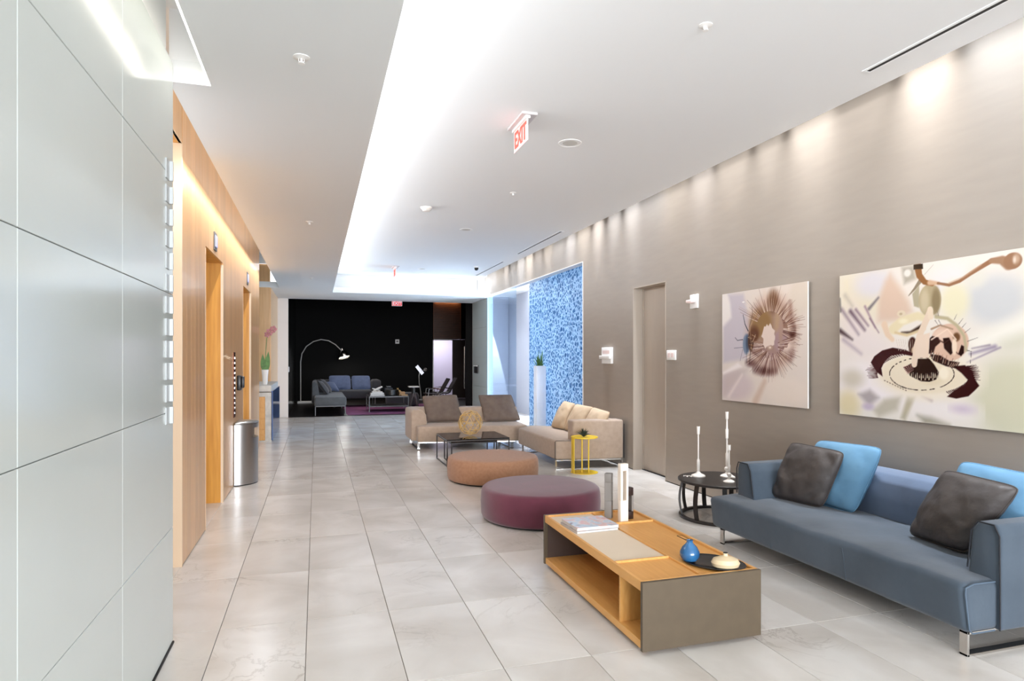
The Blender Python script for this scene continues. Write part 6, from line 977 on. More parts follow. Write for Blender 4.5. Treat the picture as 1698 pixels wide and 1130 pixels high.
ART_SMALL=[["e",[0.064,0.885],0.1335,0.224,[230,222,216],0.0525],["p",[[0.097,1.079],[0.341,1.06],[0.442,0.757],[0.382,0.423],[0.019,0.381],[0.015,0.751],[0.152,0.839],[0.134,0.975]],[196,186,192],0.0343],["e",[0.216,0.156],0.2555,0.143,[206,190,190],0.052],["p",[[0.019,0.257],[0.258,0.317],[0.402,0.319],[0.019,0.038]],[198,182,178],0.0572],["e",[0.936,0.139],0.271,0.12,[226,212,200],0.048],["e",[1.1,0.956],0.1275,0.168,[214,202,188],0.048],["l",[[0.653,0.212],[0.52,0.016]],0.052,0.078,[206,182,166],0.0328],["l",[[0.321,0.265],[0.108,0.043]],0.0182,0.0338,[226,212,206],0.0281],["p",[[0.006,0.284],[0.258,0.383],[0.321,0.344],[0.019,0.264]],[236,226,222],0.0229],["e",[0.726,0.657],0.336,0.348,[190,160,146],0.084],["e",[0.753,0.656],0.27,0.288,[160,130,114],0.06],["e",[0.766,0.949],0.0715,0.096,[100,66,48],0.0468],["e",[0.99,0.813],0.0235,0.108,[150,116,104],0.0252],["e",[1.016,0.67],0.0395,0.0704,[62,28,28],0.0215],["e",[0.986,0.471],0.05,0.066,[140,110,104],0.033],["e",[0.653,0.318],0.1485,0.0442,[76,40,40],0.0351],["e",[0.462,0.384],0.0785,0.036,[110,76,72],0.0288],["e",[0.597,0.762],0.151,0.132,[140,108,70],0.0468],["e",[0.833,0.738],0.0455,0.144,[176,146,120],0.0288],["e",[0.501,0.665],0.078,0.078,[110,72,46],0.0273],["e",[0.868,0.58],0.104,0.108,[164,136,138],0.0396],["e",[0.726,0.424],0.1265,0.078,[160,130,128],0.0429],["e",[0.568,0.511],0.1025,0.048,[146,116,112],0.0216],["l",[[0.462,0.5],[0.559,0.448],[0.671,0.473]],0.0078,0.0156,[90,60,54],0.0164],["l",[[0.547,0.778],[0.34,0.848]],0.006,0.0012,[220,196,180],0.0036],["l",[[0.551,0.785],[0.293,0.882]],0.0065,0.0013,[134,98,84],0.0039],["l",[[0.556,0.794],[0.269,0.921]],0.0065,0.0013,[116,82,70],0.0039],["l",[[0.561,0.8],[0.275,0.941]],0.006,0.0012,[176,142,124],0.0036],["l",[[0.565,0.806],[0.378,0.907]],0.0065,0.0013,[176,142,124],0.0039],["l",[[0.575,0.816],[0.313,0.985]],0.006,0.0012,[226,206,192],0.0036],["l",[[0.578,0.819],[0.428,0.922]],0.006,0.0012,[116,82,70],0.0036],["l",[[0.585,0.825],[0.353,1.001]],0.006,0.0012,[208,184,170],0.0036],["l",[[0.592,0.831],[0.397,0.994]],0.0065,0.0013,[92,60,56],0.0039],["l",[[0.603,0.838],[0.496,0.943]],0.006,0.0012,[134,98,84],0.0036],["l",[[0.609,0.841],[0.492,0.963]],0.006,0.0012,[92,60,56],0.0036],["l",[[0.618,0.847],[0.526,0.956]],0.0065,0.0013,[134,98,84],0.0039],["l",[[0.63,0.852],[0.52,1.005]],0.0065,0.0013,[134,98,84],0.0039],["l",[[0.639,0.855],[0.555,0.986]],0.006,0.0012,[116,82,70],0.0036],["l",[[0.649,0.858],[0.585,0.972]],0.006,0.0012,[226,206,192],0.0036],["l",[[0.658,0.861],[0.597,0.988]],0.0065,0.0013,[220,196,180],0.0039],["l",[[0.665,0.862],[0.567,1.095]],0.006,0.0012,[116,82,70],0.0036],["l",[[0.679,0.865],[0.643,0.976]],0.0065,0.0013,[92,60,56],0.0039],["l",[[0.687,0.866],[0.624,1.1]],0.0065,0.0013,[220,196,180],0.0039],["l",[[0.695,0.866],[0.646,1.101]],0.006,0.0012,[220,196,180],0.0036],["l",[[0.707,0.867],[0.692,0.981]],0.0065,0.0013,[116,82,70],0.0039],["l",[[0.717,0.867],[0.707,1.051]],0.0065,0.0013,[220,196,180],0.0039],["l",[[0.727,0.866],[0.728,1.031]],0.006,0.0012,[176,142,124],0.0036],["l",[[0.739,0.865],[0.758,1.067]],0.006,0.0012,[220,196,180],0.0036],["l",[[0.746,0.864],[0.771,1.053]],0.006,0.0012,[116,82,70],0.0036],["l",[[0.755,0.862],[0.791,1.041]],0.006,0.0012,[208,184,170],0.0036],["l",[[0.77,0.859],[0.832,1.056]],0.006,0.0012,[176,142,124],0.0036],["l",[[0.781,0.856],[0.87,1.079]],0.006,0.0012,[116,82,70],0.0036],["l",[[0.79,0.853],[0.859,0.999]],0.006,0.0012,[220,196,180],0.0036],["l",[[0.795,0.851],[0.876,1.007]],0.006,0.0012,[176,142,124],0.0036],["l",[[0.805,0.846],[0.91,1.016]],0.006,0.0012,[208,184,170],0.0036],["l",[[0.815,0.841],[0.934,1.005]],0.006,0.0012,[92,60,56],0.0036],["l",[[0.823,0.837],[0.966,1.013]],0.006,0.0012,[208,184,170],0.0036],["l",[[0.831,0.832],[0.927,0.936]],0.006,0.0012,[220,196,180],0.0036],["l",[[0.842,0.825],[0.984,0.954]],0.006,0.0012,[116,82,70],0.0036],["l",[[0.847,0.821],[0.997,0.949]],0.006,0.0012,[116,82,70],0.0036],["l",[[0.854,0.815],[0.97,0.902]],0.006,0.0012,[226,206,192],0.0036],["l",[[0.86,0.809],[1.051,0.938]],0.006,0.0012,[134,98,84],0.0036],["l",[[0.868,0.801],[0.983,0.868]],0.006,0.0012,[92,60,56],0.0036],["l",[[0.872,0.797],[1.024,0.879]],0.006,0.0012,[208,184,170],0.0036],["l",[[0.88,0.787],[1.055,0.864]],0.006,0.0012,[176,142,124],0.0036],["l",[[0.885,0.78],[1.074,0.852]],0.006,0.0012,[116,82,70],0.0036],["l",[[0.888,0.774],[1.036,0.824]],0.006,0.0012,[92,60,56],0.0036],["l",[[0.892,0.766],[1.063,0.816]],0.006,0.0012,[92,60,56],0.0036],["l",[[0.896,0.758],[1.037,0.791]],0.006,0.0012,[134,98,84],0.0036],["l",[[0.898,0.752],[1.142,0.799]],0.006,0.0012,[134,98,84],0.0036],["l",[[0.9,0.745],[1.162,0.784]],0.006,0.0012,[92,60,56],0.0036],["l",[[0.903,0.736],[1.168,0.763]],0.006,0.0012,[116,82,70],0.0036],["l",[[0.904,0.726],[1.033,0.731]],0.006,0.0012,[116,82,70],0.0036],["l",[[0.905,0.719],[1.15,0.719]],0.006,0.0012,[134,98,84],0.0036],["l",[[0.905,0.71],[1.177,0.697]],0.006,0.0012,[134,98,84],0.0036],["l",[[0.905,0.704],[1.105,0.687]],0.006,0.0012,[134,98,84],0.0036],["l",[[0.905,0.696],[1.045,0.679]],0.006,0.0012,[208,184,170],0.0036],["l",[[0.903,0.688],[1.047,0.663]],0.006,0.0012,[226,206,192],0.0036],["l",[[0.901,0.679],[1.13,0.628]],0.006,0.0012,[92,60,56],0.0036],["l",[[0.898,0.67],[1.106,0.611]],0.006,0.0012,[92,60,56],0.0036],["l",[[0.896,0.665],[1.121,0.595]],0.006,0.0012,[92,60,56],0.0036],["l",[[0.892,0.656],[1.096,0.579]],0.006,0.0012,[134,98,84],0.0036],["l",[[0.889,0.651],[1.013,0.6]],0.006,0.0012,[208,184,170],0.0036],["l",[[0.885,0.644],[1.106,0.54]],0.006,0.0012,[92,60,56],0.0036],["l",[[0.874,0.791],[0.904,0.865]],0.006,0.0012,[92,60,56],0.0036],["l",[[0.881,0.788],[0.946,0.92]],0.006,0.0012,[92,60,56],0.0036],["l",[[0.888,0.785],[0.926,0.849]],0.006,0.0012,[220,196,180],0.0036],["l",[[0.895,0.782],[0.962,0.88]],0.006,0.0012,[208,184,170],0.0036],["l",[[0.902,0.778],[0.981,0.879]],0.006,0.0012,[226,206,192],0.0036],["l",[[0.909,0.775],[0.964,0.836]],0.006,0.0012,[208,184,170],0.0036],["l",[[0.915,0.77],[1.002,0.856]],0.006,0.0012,[134,98,84],0.0036],["l",[[0.921,0.766],[1.018,0.85]],0.006,0.0012,[176,142,124],0.0036],["l",[[0.926,0.761],[0.989,0.81]],0.006,0.0012,[208,184,170],0.0036],["l",[[0.932,0.756],[1.07,0.85]],0.006,0.0012,[208,184,170],0.0036],["l",[[0.936,0.751],[1.031,0.807]],0.006,0.0012,[208,184,170],0.0036],["l",[[0.941,0.746],[1.06,0.808]],0.006,0.0012,[92,60,56],0.0036],["l",[[0.945,0.74],[1.024,0.776]],0.006,0.0012,[176,142,124],0.0036],["l",[[0.949,0.735],[1.08,0.785]],0.006,0.0012,[134,98,84],0.0036],["l",[[0.952,0.729],[1.036,0.756]],0.006,0.0012,[220,196,180],0.0036],["l",[[0.955,0.723],[1.108,0.764]],0.006,0.0012,[116,82,70],0.0036],["l",[[0.958,0.717],[1.049,0.736]],0.006,0.0012,[226,206,192],0.0036],["l",[[0.96,0.711],[1.09,0.732]],0.006,0.0012,[226,206,192],0.0036],["l",[[0.962,0.704],[1.139,0.725]],0.006,0.0012,[176,142,124],0.0036],["l",[[0.963,0.698],[1.052,0.704]],0.006,0.0012,[208,184,170],0.0036],["l",[[0.963,0.692],[1.051,0.693]],0.006,0.0012,[220,196,180],0.0036],["l",[[0.964,0.685],[1.144,0.68]],0.0055,0.0011,[220,196,180],0.0033],["l",[[0.964,0.679],[1.088,0.669]],0.006,0.0012,[176,142,124],0.0036],["l",[[0.963,0.673],[1.109,0.654]],0.006,0.0012,[226,206,192],0.0036],["l",[[0.962,0.667],[1.139,0.635]],0.006,0.0012,[116,82,70],0.0036],["l",[[0.96,0.66],[1.109,0.626]],0.0055,0.0011,[116,82,70],0.0033],["l",[[0.886,0.585],[1.062,0.632]],0.006,0.0012,[116,82,70],0.0036],["l",[[0.833,0.568],[1.1,0.635]],0.006,0.0012,[116,82,70],0.0036],["l",[[0.861,0.571],[1.075,0.617]],0.006,0.0012,[208,184,170],0.0036],["l",[[0.893,0.571],[1.037,0.595]],0.006,0.0012,[116,82,70],0.0036],["l",[[0.834,0.557],[1.134,0.594]],0.006,0.0012,[208,184,170],0.0036],["l",[[0.867,0.559],[1.085,0.582]],0.006,0.0012,[220,196,180],0.0036],["l",[[0.865,0.555],[1.059,0.569]],0.006,0.0012,[92,60,56],0.0036],["l",[[0.919,0.553],[1.047,0.558]],0.006,0.0012,[116,82,70],0.0036],["l",[[0.917,0.547],[1.142,0.548]],0.006,0.0012,[134,98,84],0.0036],["l",[[0.837,0.544],[1.104,0.536]],0.006,0.0012,[220,196,180],0.0036],["l",[[0.89,0.536],[1.061,0.524]],0.006,0.0012,[134,98,84],0.0036],["l",[[0.894,0.529],[1.035,0.513]],0.006,0.0012,[134,98,84],0.0036],["l",[[0.835,0.532],[1.043,0.5]],0.006,0.0012,[92,60,56],0.0036],["l",[[0.911,0.517],[1.082,0.488]],0.006,0.0012,[134,98,84],0.0036],["l",[[0.851,0.523],[1.034,0.484]],0.006,0.0012,[134,98,84],0.0036],["l",[[0.835,0.525],[1.046,0.475]],0.006,0.0012,[134,98,84],0.0036],["l",[[0.905,0.499],[1.117,0.437]],0.006,0.0012,[134,98,84],0.0036],["l",[[0.836,0.515],[1.049,0.444]],0.006,0.0012,[220,196,180],0.0036],["l",[[0.854,0.507],[1.071,0.429]],0.006,0.0012,[92,60,56],0.0036],["l",[[0.86,0.498],[1.015,0.434]],0.006,0.0012,[134,98,84],0.0036],["l",[[0.872,0.49],[1.059,0.407]],0.006,0.0012,[226,206,192],0.0036],["l",[[0.848,0.496],[1.004,0.421]],0.006,0.0012,[116,82,70],0.0036],["l",[[0.862,0.485],[1.011,0.407]],0.006,0.0012,[176,142,124],0.0036],["l",[[0.884,0.466],[1.071,0.357]],0.006,0.0012,[116,82,70],0.0036],["l",[[0.848,0.481],[1.033,0.365]],0.006,0.0012,[92,60,56],0.0036],["l",[[0.858,0.465],[1.0,0.364]],0.006,0.0012,[176,142,124],0.0036],["l",[[0.833,0.479],[0.963,0.382]],0.006,0.0012,[208,184,170],0.0036],["l",[[0.823,0.482],[1.013,0.329]],0.006,0.0012,[92,60,56],0.0036],["l",[[0.836,0.463],[0.95,0.36]],0.006,0.0012,[176,142,124],0.0036],["l",[[0.858,0.44],[0.956,0.35]],0.006,0.0012,[220,196,180],0.0036],["l",[[0.853,0.436],[0.934,0.355]],0.006,0.0012,[220,196,180],0.0036],["l",[[0.834,0.445],[0.953,0.312]],0.006,0.0012,[92,60,56],0.0036],["l",[[0.824,0.444],[0.927,0.31]],0.0065,0.0013,[208,184,170],0.0039],["l",[[0.797,0.474],[0.938,0.283]],0.006,0.0012,[134,98,84],0.0036],["l",[[0.795,0.468],[0.931,0.255]],0.0065,0.0013,[208,184,170],0.0039],["l",[[0.81,0.44],[0.924,0.256]],0.006,0.0012,[208,184,170],0.0036],["l",[[0.793,0.458],[0.91,0.249]],0.006,0.0012,[134,98,84],0.0036],["l",[[0.806,0.419],[0.882,0.26]],0.0065,0.0013,[92,60,56],0.0039],["l",[[0.783,0.457],[0.866,0.271]],0.006,0.0012,[226,206,192],0.0036],["l",[[0.775,0.459],[0.838,0.282]],0.006,0.0012,[176,142,124],0.0036],["l",[[0.782,0.422],[0.817,0.305]],0.006,0.0012,[134,98,84],0.0036],["l",[[0.762,0.472],[0.805,0.289]],0.006,0.0012,[92,60,56],0.0036],["l",[[0.767,0.418],[0.796,0.261]],0.006,0.0012,[134,98,84],0.0036],["l",[[0.762,0.434],[0.797,0.217]],0.0065,0.0013,[220,196,180],0.0039],["l",[[0.757,0.411],[0.773,0.247]],0.006,0.0012,[116,82,70],0.0036],["l",[[0.748,0.399],[0.754,0.21]],0.006,0.0012,[176,142,124],0.0036],["l",[[0.744,0.445],[0.743,0.264]],0.006,0.0012,[92,60,56],0.0036],["l",[[0.738,0.439],[0.727,0.239]],0.0065,0.0013,[220,196,180],0.0039],["l",[[0.728,0.406],[0.705,0.206]],0.0065,0.0013,[116,82,70],0.0039],["l",[[0.727,0.455],[0.695,0.278]],0.0065,0.0013,[226,206,192],0.0039],["l",[[0.723,0.461],[0.673,0.252]],0.0065,0.0013,[176,142,124],0.0039],["l",[[0.711,0.426],[0.651,0.21]],0.006,0.0012,[220,196,180],0.0036],["l",[[0.706,0.424],[0.652,0.25]],0.0065,0.0013,[220,196,180],0.0039],["l",[[0.707,0.452],[0.624,0.242]],0.006,0.0012,[134,98,84],0.0036],["l",[[0.713,0.474],[0.625,0.274]],0.006,0.0012,[92,60,56],0.0036],["l",[[0.694,0.446],[0.597,0.25]],0.006,0.0012,[134,98,84],0.0036],["l",[[0.702,0.469],[0.589,0.266]],0.006,0.0012,[220,196,180],0.0036],["l",[[0.668,0.428],[0.547,0.241]],0.006,0.0012,[226,206,192],0.0036],["l",[[0.661,0.432],[0.528,0.249]],0.006,0.0012,[220,196,180],0.0036],["l",[[0.693,0.482],[0.507,0.249]],0.006,0.0012,[220,196,180],0.0036],["l",[[0.668,0.456],[0.557,0.324]],0.0065,0.0013,[92,60,56],0.0039],["l",[[0.654,0.451],[0.515,0.305]],0.006,0.0012,[226,206,192],0.0036],["l",[[0.671,0.475],[0.495,0.303]],0.0065,0.0013,[92,60,56],0.0039],["l",[[0.683,0.49],[0.52,0.343]],0.006,0.0012,[116,82,70],0.0036],["l",[[0.649,0.469],[0.438,0.297]],0.006,0.0012,[116,82,70],0.0036],["l",[[0.677,0.494],[0.474,0.338]],0.006,0.0012,[116,82,70],0.0036],["l",[[0.655,0.483],[0.507,0.379]],0.006,0.0012,[176,142,124],0.0036],["l",[[0.603,0.457],[0.458,0.366]],0.006,0.0012,[176,142,124],0.0036],["l",[[0.628,0.478],[0.473,0.387]],0.0065,0.0013,[176,142,124],0.0039],["l",[[0.611,0.473],[0.461,0.39]],0.0065,0.0013,[116,82,70],0.0039],["l",[[0.645,0.497],[0.374,0.363]],0.006,0.0012,[226,206,192],0.0036],["l",[[0.618,0.49],[0.384,0.387]],0.006,0.0012,[116,82,70],0.0036],["l",[[0.628,0.499],[0.411,0.41]],0.0065,0.0013,[220,196,180],0.0039],["l",[[0.611,0.497],[0.393,0.417]],0.006,0.0012,[92,60,56],0.0036],["l",[[0.596,0.5],[0.424,0.445]],0.0065,0.0013,[176,142,124],0.0039],["l",[[0.611,0.509],[0.328,0.43]],0.0065,0.0013,[116,82,70],0.0039],["l",[[0.606,0.512],[0.403,0.462]],0.006,0.0012,[134,98,84],0.0036],["l",[[0.581,0.512],[0.364,0.468]],0.006,0.0012,[176,142,124],0.0036],["l",[[0.648,0.531],[0.382,0.489]],0.006,0.0012,[176,142,124],0.0036],["l",[[0.631,0.532],[0.392,0.502]],0.006,0.0012,[226,206,192],0.0036],["l",[[0.557,0.528],[0.315,0.504]],0.0065,0.0013,[208,184,170],0.0039],["l",[[0.634,0.541],[0.334,0.526]],0.0065,0.0013,[92,60,56],0.0039],["l",[[0.62,0.544],[0.355,0.538]],0.0065,0.0013,[134,98,84],0.0039],["l",[[0.614,0.547],[0.291,0.548]],0.0065,0.0013,[208,184,170],0.0039],["l",[[0.557,0.556],[0.399,0.564]],0.0065,0.0013,[116,82,70],0.0039],["l",[[0.583,0.557],[0.352,0.572]],0.0065,0.0013,[208,184,170],0.0039],["l",[[0.633,0.558],[0.341,0.59]],0.006,0.0012,[226,206,192],0.0036],["l",[[0.587,0.568],[0.305,0.608]],0.006,0.0012,[116,82,70],0.0036],["l",[[0.591,0.573],[0.409,0.605]],0.006,0.0012,[176,142,124],0.0036],["l",[[0.637,0.569],[0.391,0.62]],0.0065,0.0013,[134,98,84],0.0039],["l",[[0.961,0.554],[1.053,0.597]],0.0072,0.0012,[222,200,188],0.0036],["l",[[0.963,0.551],[1.052,0.58]],0.0072,0.0012,[222,200,188],0.0036],["l",[[0.964,0.548],[1.072,0.569]],0.0072,0.0012,[222,200,188],0.0036],["l",[[0.964,0.545],[1.07,0.552]],0.0072,0.0012,[222,200,188],0.0036],["l",[[0.965,0.542],[1.052,0.538]],0.0072,0.0012,[222,200,188],0.0036],["l",[[0.964,0.538],[1.07,0.521]],0.0072,0.0012,[222,200,188],0.0036],["l",[[0.963,0.535],[1.071,0.504]],0.0072,0.0012,[222,200,188],0.0036],["l",[[0.962,0.532],[1.048,0.496]],0.0072,0.0012,[222,200,188],0.0036],["l",[[0.96,0.529],[1.045,0.48]],0.0072,0.0012,[222,200,188],0.0036],["l",[[0.957,0.527],[1.036,0.467]],0.0072,0.0012,[222,200,188],0.0036],["l",[[0.954,0.524],[1.017,0.462]],0.0066,0.0011,[222,200,188],0.0033],["l",[[0.951,0.523],[0.991,0.469]],0.0072,0.0012,[222,200,188],0.0036],["l",[[0.948,0.521],[0.986,0.449]],0.0072,0.0012,[222,200,188],0.0036],["l",[[0.944,0.52],[0.976,0.428]],0.0072,0.0012,[222,200,188],0.0036],["l",[[0.94,0.519],[0.956,0.427]],0.0072,0.0012,[222,200,188],0.0036],["l",[[0.936,0.519],[0.936,0.456]],0.0072,0.0012,[222,200,188],0.0036],["l",[[0.932,0.519],[0.918,0.438]],0.0066,0.0011,[222,200,188],0.0033],["l",[[0.928,0.52],[0.899,0.436]],0.0072,0.0012,[222,200,188],0.0036],["l",[[0.924,0.521],[0.882,0.444]],0.0072,0.0012,[222,200,188],0.0036],["l",[[0.921,0.523],[0.878,0.467]],0.0072,0.0012,[222,200,188],0.0036],["p",[[0.794,0.628],[0.793,0.603],[0.782,0.582],[0.782,0.552],[0.759,0.543],[0.735,0.55],[0.722,0.534],[0.704,0.515],[0.688,0.542],[0.66,0.518],[0.646,0.541],[0.629,0.559],[0.635,0.591],[0.634,0.613],[0.604,0.634],[0.618,0.658],[0.627,0.68],[0.635,0.701],[0.644,0.726],[0.668,0.725],[0.683,0.747],[0.704,0.726],[0.727,0.753],[0.744,0.733],[0.754,0.707],[0.771,0.695],[0.792,0.681],[0.782,0.651]],[222,202,190],0.0048],["e",[0.726,0.528],0.0325,0.0192,[180,150,134],0.009],["e",[0.726,0.528],0.0145,0.0096,[226,206,190],0.0036],["e",[0.868,0.67],0.0245,0.132,[168,138,126],0.018],["e",[0.386,0.565],0.0525,0.0975,[112,126,146],0.0117],["e",[0.402,0.578],0.024,0.078,[70,78,96],0.0117],["e",[0.452,0.59],0.0435,0.091,[74,44,32],0.0117],["e",[0.501,0.652],0.0585,0.06,[96,56,34],0.0144],["l",[[0.337,0.854],[0.366,0.761],[0.412,0.694]],0.0065,0.0117,[38,40,52],0.0026],["l",[[0.469,0.922],[0.481,0.858],[0.432,0.732]],0.0036,0.006,[90,60,50],0.0024],["l",[[0.212,0.635],[0.248,0.605],[0.331,0.612]],0.0052,0.0065,[50,52,64],0.0026],["l",[[0.195,0.529],[0.331,0.535]],0.0039,0.0039,[80,84,96],0.0026],["l",[[0.331,0.514],[0.29,0.403]],0.0039,0.0039,[90,92,104],0.0026],["l",[[0.392,0.5],[0.386,0.384]],0.0048,0.0048,[60,62,74],0.0024],["l",[[0.452,0.513],[0.43,0.371]],0.0078,0.0052,[44,32,32],0.0026],["l",[[0.426,0.719],[0.501,0.78],[0.549,0.853]],0.0052,0.0039,[150,110,80],0.0039],["l",[[0.559,0.878],[0.442,0.732],[0.462,0.5]],0.0039,0.0039,[190,150,110],0.0026],["e",[0.341,0.979],0.018,0.0052,[250,246,240],0.0026],["l",[[0.52,0.652],[0.462,0.551]],0.0052,0.0039,[210,180,150],0.0026],["l",[[0.471,0.653],[0.529,0.629]],0.0048,0.0024,[196,160,120],0.0018],["l",[[0.432,0.643],[0.429,0.632]],0.0052,0.0026,[196,160,120],0.002],["l",[[0.409,0.632],[0.471,0.619]],0.0052,0.0026,[196,160,120],0.002],["l",[[0.447,0.619],[0.427,0.613]],0.0048,0.0024,[150,100,60],0.0018],["l",[[0.489,0.607],[0.49,0.603]],0.0052,0.0026,[150,100,60],0.002],["l",[[0.488,0.595],[0.456,0.584]],0.0048,0.0024,[196,160,120],0.0018],["l",[[0.479,0.584],[0.475,0.578]],0.0052,0.0026,[60,34,28],0.002],["l",[[0.428,0.574],[0.538,0.566]],0.0052,0.0026,[60,34,28],0.0019],["l",[[0.427,0.562],[0.466,0.554]],0.0052,0.0026,[150,100,60],0.002],["l",[[0.471,0.55],[0.502,0.543]],0.0052,0.0026,[150,100,60],0.002],["l",[[0.455,0.538],[0.47,0.521]],0.0048,0.0024,[196,160,120],0.0018],["l",[[0.448,0.527],[0.47,0.522]],0.0052,0.0026,[196,160,120],0.002],["l",[[0.5,0.515],[0.508,0.508]],0.0052,0.0026,[60,34,28],0.002],["l",[[0.462,0.504],[0.467,0.492]],0.0052,0.0026,[60,34,28],0.002]]
# ================================================================ FLOWER PRINTS
def raster(Wm, Hm, nx, ny, base, ops):
    """flat print: colours on an (ny, nx) grid; op coordinates are metres from the lower left corner of the print"""
    xs = np.linspace(0, Wm, nx); ys = np.linspace(0, Hm, ny)
    img = np.empty((ny, nx, 3)); img[:] = base
    for o in ops:
        if o[0] == 'e': _, (ex, ey), rx, ry, col, bl = o; bb = (ex-rx-bl, ex+rx+bl, ey-ry-bl, ey+ry+bl)
        else:
            P = np.array(o[1], float)
            if o[0] == 'p': col, bl = o[2], o[3]; pad = bl
            else: w0, w1, col, bl = o[2:]; pad = max(w0, w1)/2+bl
            bb = (P[:, 0].min()-pad, P[:, 0].max()+pad, P[:, 1].min()-pad, P[:, 1].max()+pad)
        i0, i1 = np.searchsorted(xs, bb[0]), np.searchsorted(xs, bb[1]); j0, j1 = np.searchsorted(ys, bb[2]), np.searchsorted(ys, bb[3])
        if i1 <= i0 or j1 <= j0: continue
        X, Y = np.meshgrid(xs[i0:i1], ys[j0:j1])
        if o[0] == 'e':
            k = np.sqrt(((X-ex)/rx)**2+((Y-ey)/ry)**2); sd = (k-1)*min(rx, ry)
        else:
            n = len(P); sd = np.full(X.shape, 1e9); ins = np.zeros(X.shape, bool)
            for s in range(n if o[0] == 'p' else n-1):
                ax, ay = P[s]; bx, by = P[(s+1) % n]; dx, dy = bx-ax, by-ay; L2 = dx*dx+dy*dy+1e-12
                tt = np.clip(((X-ax)*dx+(Y-ay)*dy)/L2, 0, 1); dd = np.hypot(X-ax-tt*dx, Y-ay-tt*dy)
                if o[0] == 'p':
                    sd = np.minimum(sd, dd); c = ((ay > Y) != (by > Y)) & (X < dx*(Y-ay)/(dy if abs(dy) > 1e-9 else 1e-9)+ax); ins ^= c
                else:
                    g = (s+tt)/(n-1); sd = np.minimum(sd, dd-(w0+(w1-w0)*g)/2)
            if o[0] == 'p': sd = np.where(ins, -sd, sd)
        k = np.clip(0.5-sd/max(bl, 1e-4)*0.5, 0, 1); k = (k*k*(3-2*k))[..., None]
        img[j0:j1, i0:i1] = img[j0:j1, i0:i1]*(1-k)+np.array(col)*k
    return img
def print_panel(label, x, y_far, z0, Wm, Hm, nx, ny, base, ops):
    """acrylic-faced print; u runs from the far end (y_far) towards the camera"""
    t = thing('flower_print', label, 'picture', (x+0.017, y_far-Wm/2, z0+Hm/2), 'large flower prints on the right wall')
    b = BM(); box(b, x+0.002, x+0.014, y_far-Wm, y_far, z0, z0+Hm, 0.0008, 1); obj('acrylic_panel', b, M['acrylic_edge'], t, smooth=False)
    b = BM(); box(b, x+0.014, 4.034, y_far-Wm+0.12, y_far-0.12, z0+0.12, z0+Hm-0.12); obj('mounting_frame', b, M['brushed'], t, smooth=False)
    img = raster(Wm, Hm, nx, ny, base, ops)/255.0
    lin = np.where(img <= 0.04045, img/12.92, ((img+0.055)/1.055)**2.4)
    u, v = np.meshgrid(np.linspace(0, Wm, nx), np.linspace(0, Hm, ny))
    co = np.stack([np.full(u.size, 0.0), -u.ravel(), v.ravel()], 1)
    idx = np.arange(nx*ny).reshape(ny, nx); f = np.stack([idx[:-1, :-1], idx[:-1, 1:], idx[1:, 1:], idx[1:, :-1]], -1).reshape(-1, 4)
    me = bpy.data.meshes.new('print'); me.vertices.add(len(co)); me.vertices.foreach_set('co', (co+np.array([x, y_far, z0])-np.array(t.location)).ravel())
    me.loops.add(f.size); me.loops.foreach_set('vertex_index', f.ravel()); me.polygons.add(len(f)); me.polygons.foreach_set('loop_start', np.arange(0, f.size, 4))
    me.update(calc_edges=True)
    ca = me.color_attributes.new('print', 'FLOAT_COLOR', 'POINT'); rgba = np.ones((nx*ny, 4)); rgba[:, :3] = lin.reshape(-1, 3); ca.data.foreach_set('color', rgba.ravel())
    me.materials.append(M['print']); o = bpy.data.objects.new('printed_face', me); COL.objects.link(o); o.parent = t
print_panel('large print of a cream flower with dark maroon ring, above the blue sofa', 3.998, 4.12, 1.05, 1.86, 1.10, 414, 260, (230, 222, 212), ART_BIG)
print_panel('smaller print of a furry brown flower with a beetle, beside the large print', 3.998, 5.667, 1.063, 1.197, 1.086, 300, 280, (220, 208, 198), ART_SMALL)

# ================================================================ LOUNGE
t = thing('rug', 'plum patterned rug on the dark lounge floor', 'rug', (2.5, 18.9, 0))
b = BM(); box(b, 0.76, 3.95, 17.12, 20.6, 0.0005, 0.006, 0.002, 1); obj('pile', b, M['rug'], t)
# L-shaped charcoal sofa
t = thing('lounge_sofa', 'charcoal chaise sofa on thin steel legs at the front of the lounge', 'sofa', (0.33, 18.3, 0))
b = BM(); box(b, -0.06, 0.74, 17.05, 19.7, 0.24, 0.47, 0.05, 3); obj('seat', b, M['dgrey'], t)
b = BM(); extrude_profile(b, [(-0.13, 0.26), (0.10, 0.26), (0.02, 0.80), (-0.04, 0.83), (-0.12, 0.80)], 'y', 18.0, 19.9, 0.03, 3); obj('backrest', b, M['dgrey'], t)
b = BM()
for xx in (-0.04, 0.70): box(b, xx, xx+0.02, 17.08, 17.10, 0, 0.25); box(b, xx, xx+0.02, 19.5, 19.52, 0, 0.25)
box(b, -0.04, 0.72, 17.08, 17.10, 0.225, 0.245); obj('leg_frame', b, M['steel_grey'], t, smooth=False)
t = thing('lounge_sofa', 'charcoal two-seat sofa with blue cushions against the black wall', 'sofa', (1.0, 20.4, 0))
b = BM(); box(b, 0.42, 1.62, 19.75, 20.65, 0.26, 0.50, 0.05, 3); obj('seat', b, M['dgrey2'], t)
b = BM(); box(b, -0.1, 1.62, 20.62, 20.9, 0.26, 0.80, 0.05, 3); obj('backrest', b, M['dgrey2'], t)
b = BM(); box(b, 1.64, 1.92, 20.2, 20.95, 0.26, 0.80, 0.08, 3); obj('armrest', b, M['dgrey2'], t)
b = BM()
for xx in (0.5, 1.7): box(b, xx, xx+0.02, 19.9, 19.92, 0, 0.27); box(b, xx, xx+0.02, 20.8, 20.82, 0, 0.27)
obj('leg_frame', b, M['steel_grey'], t, smooth=False)
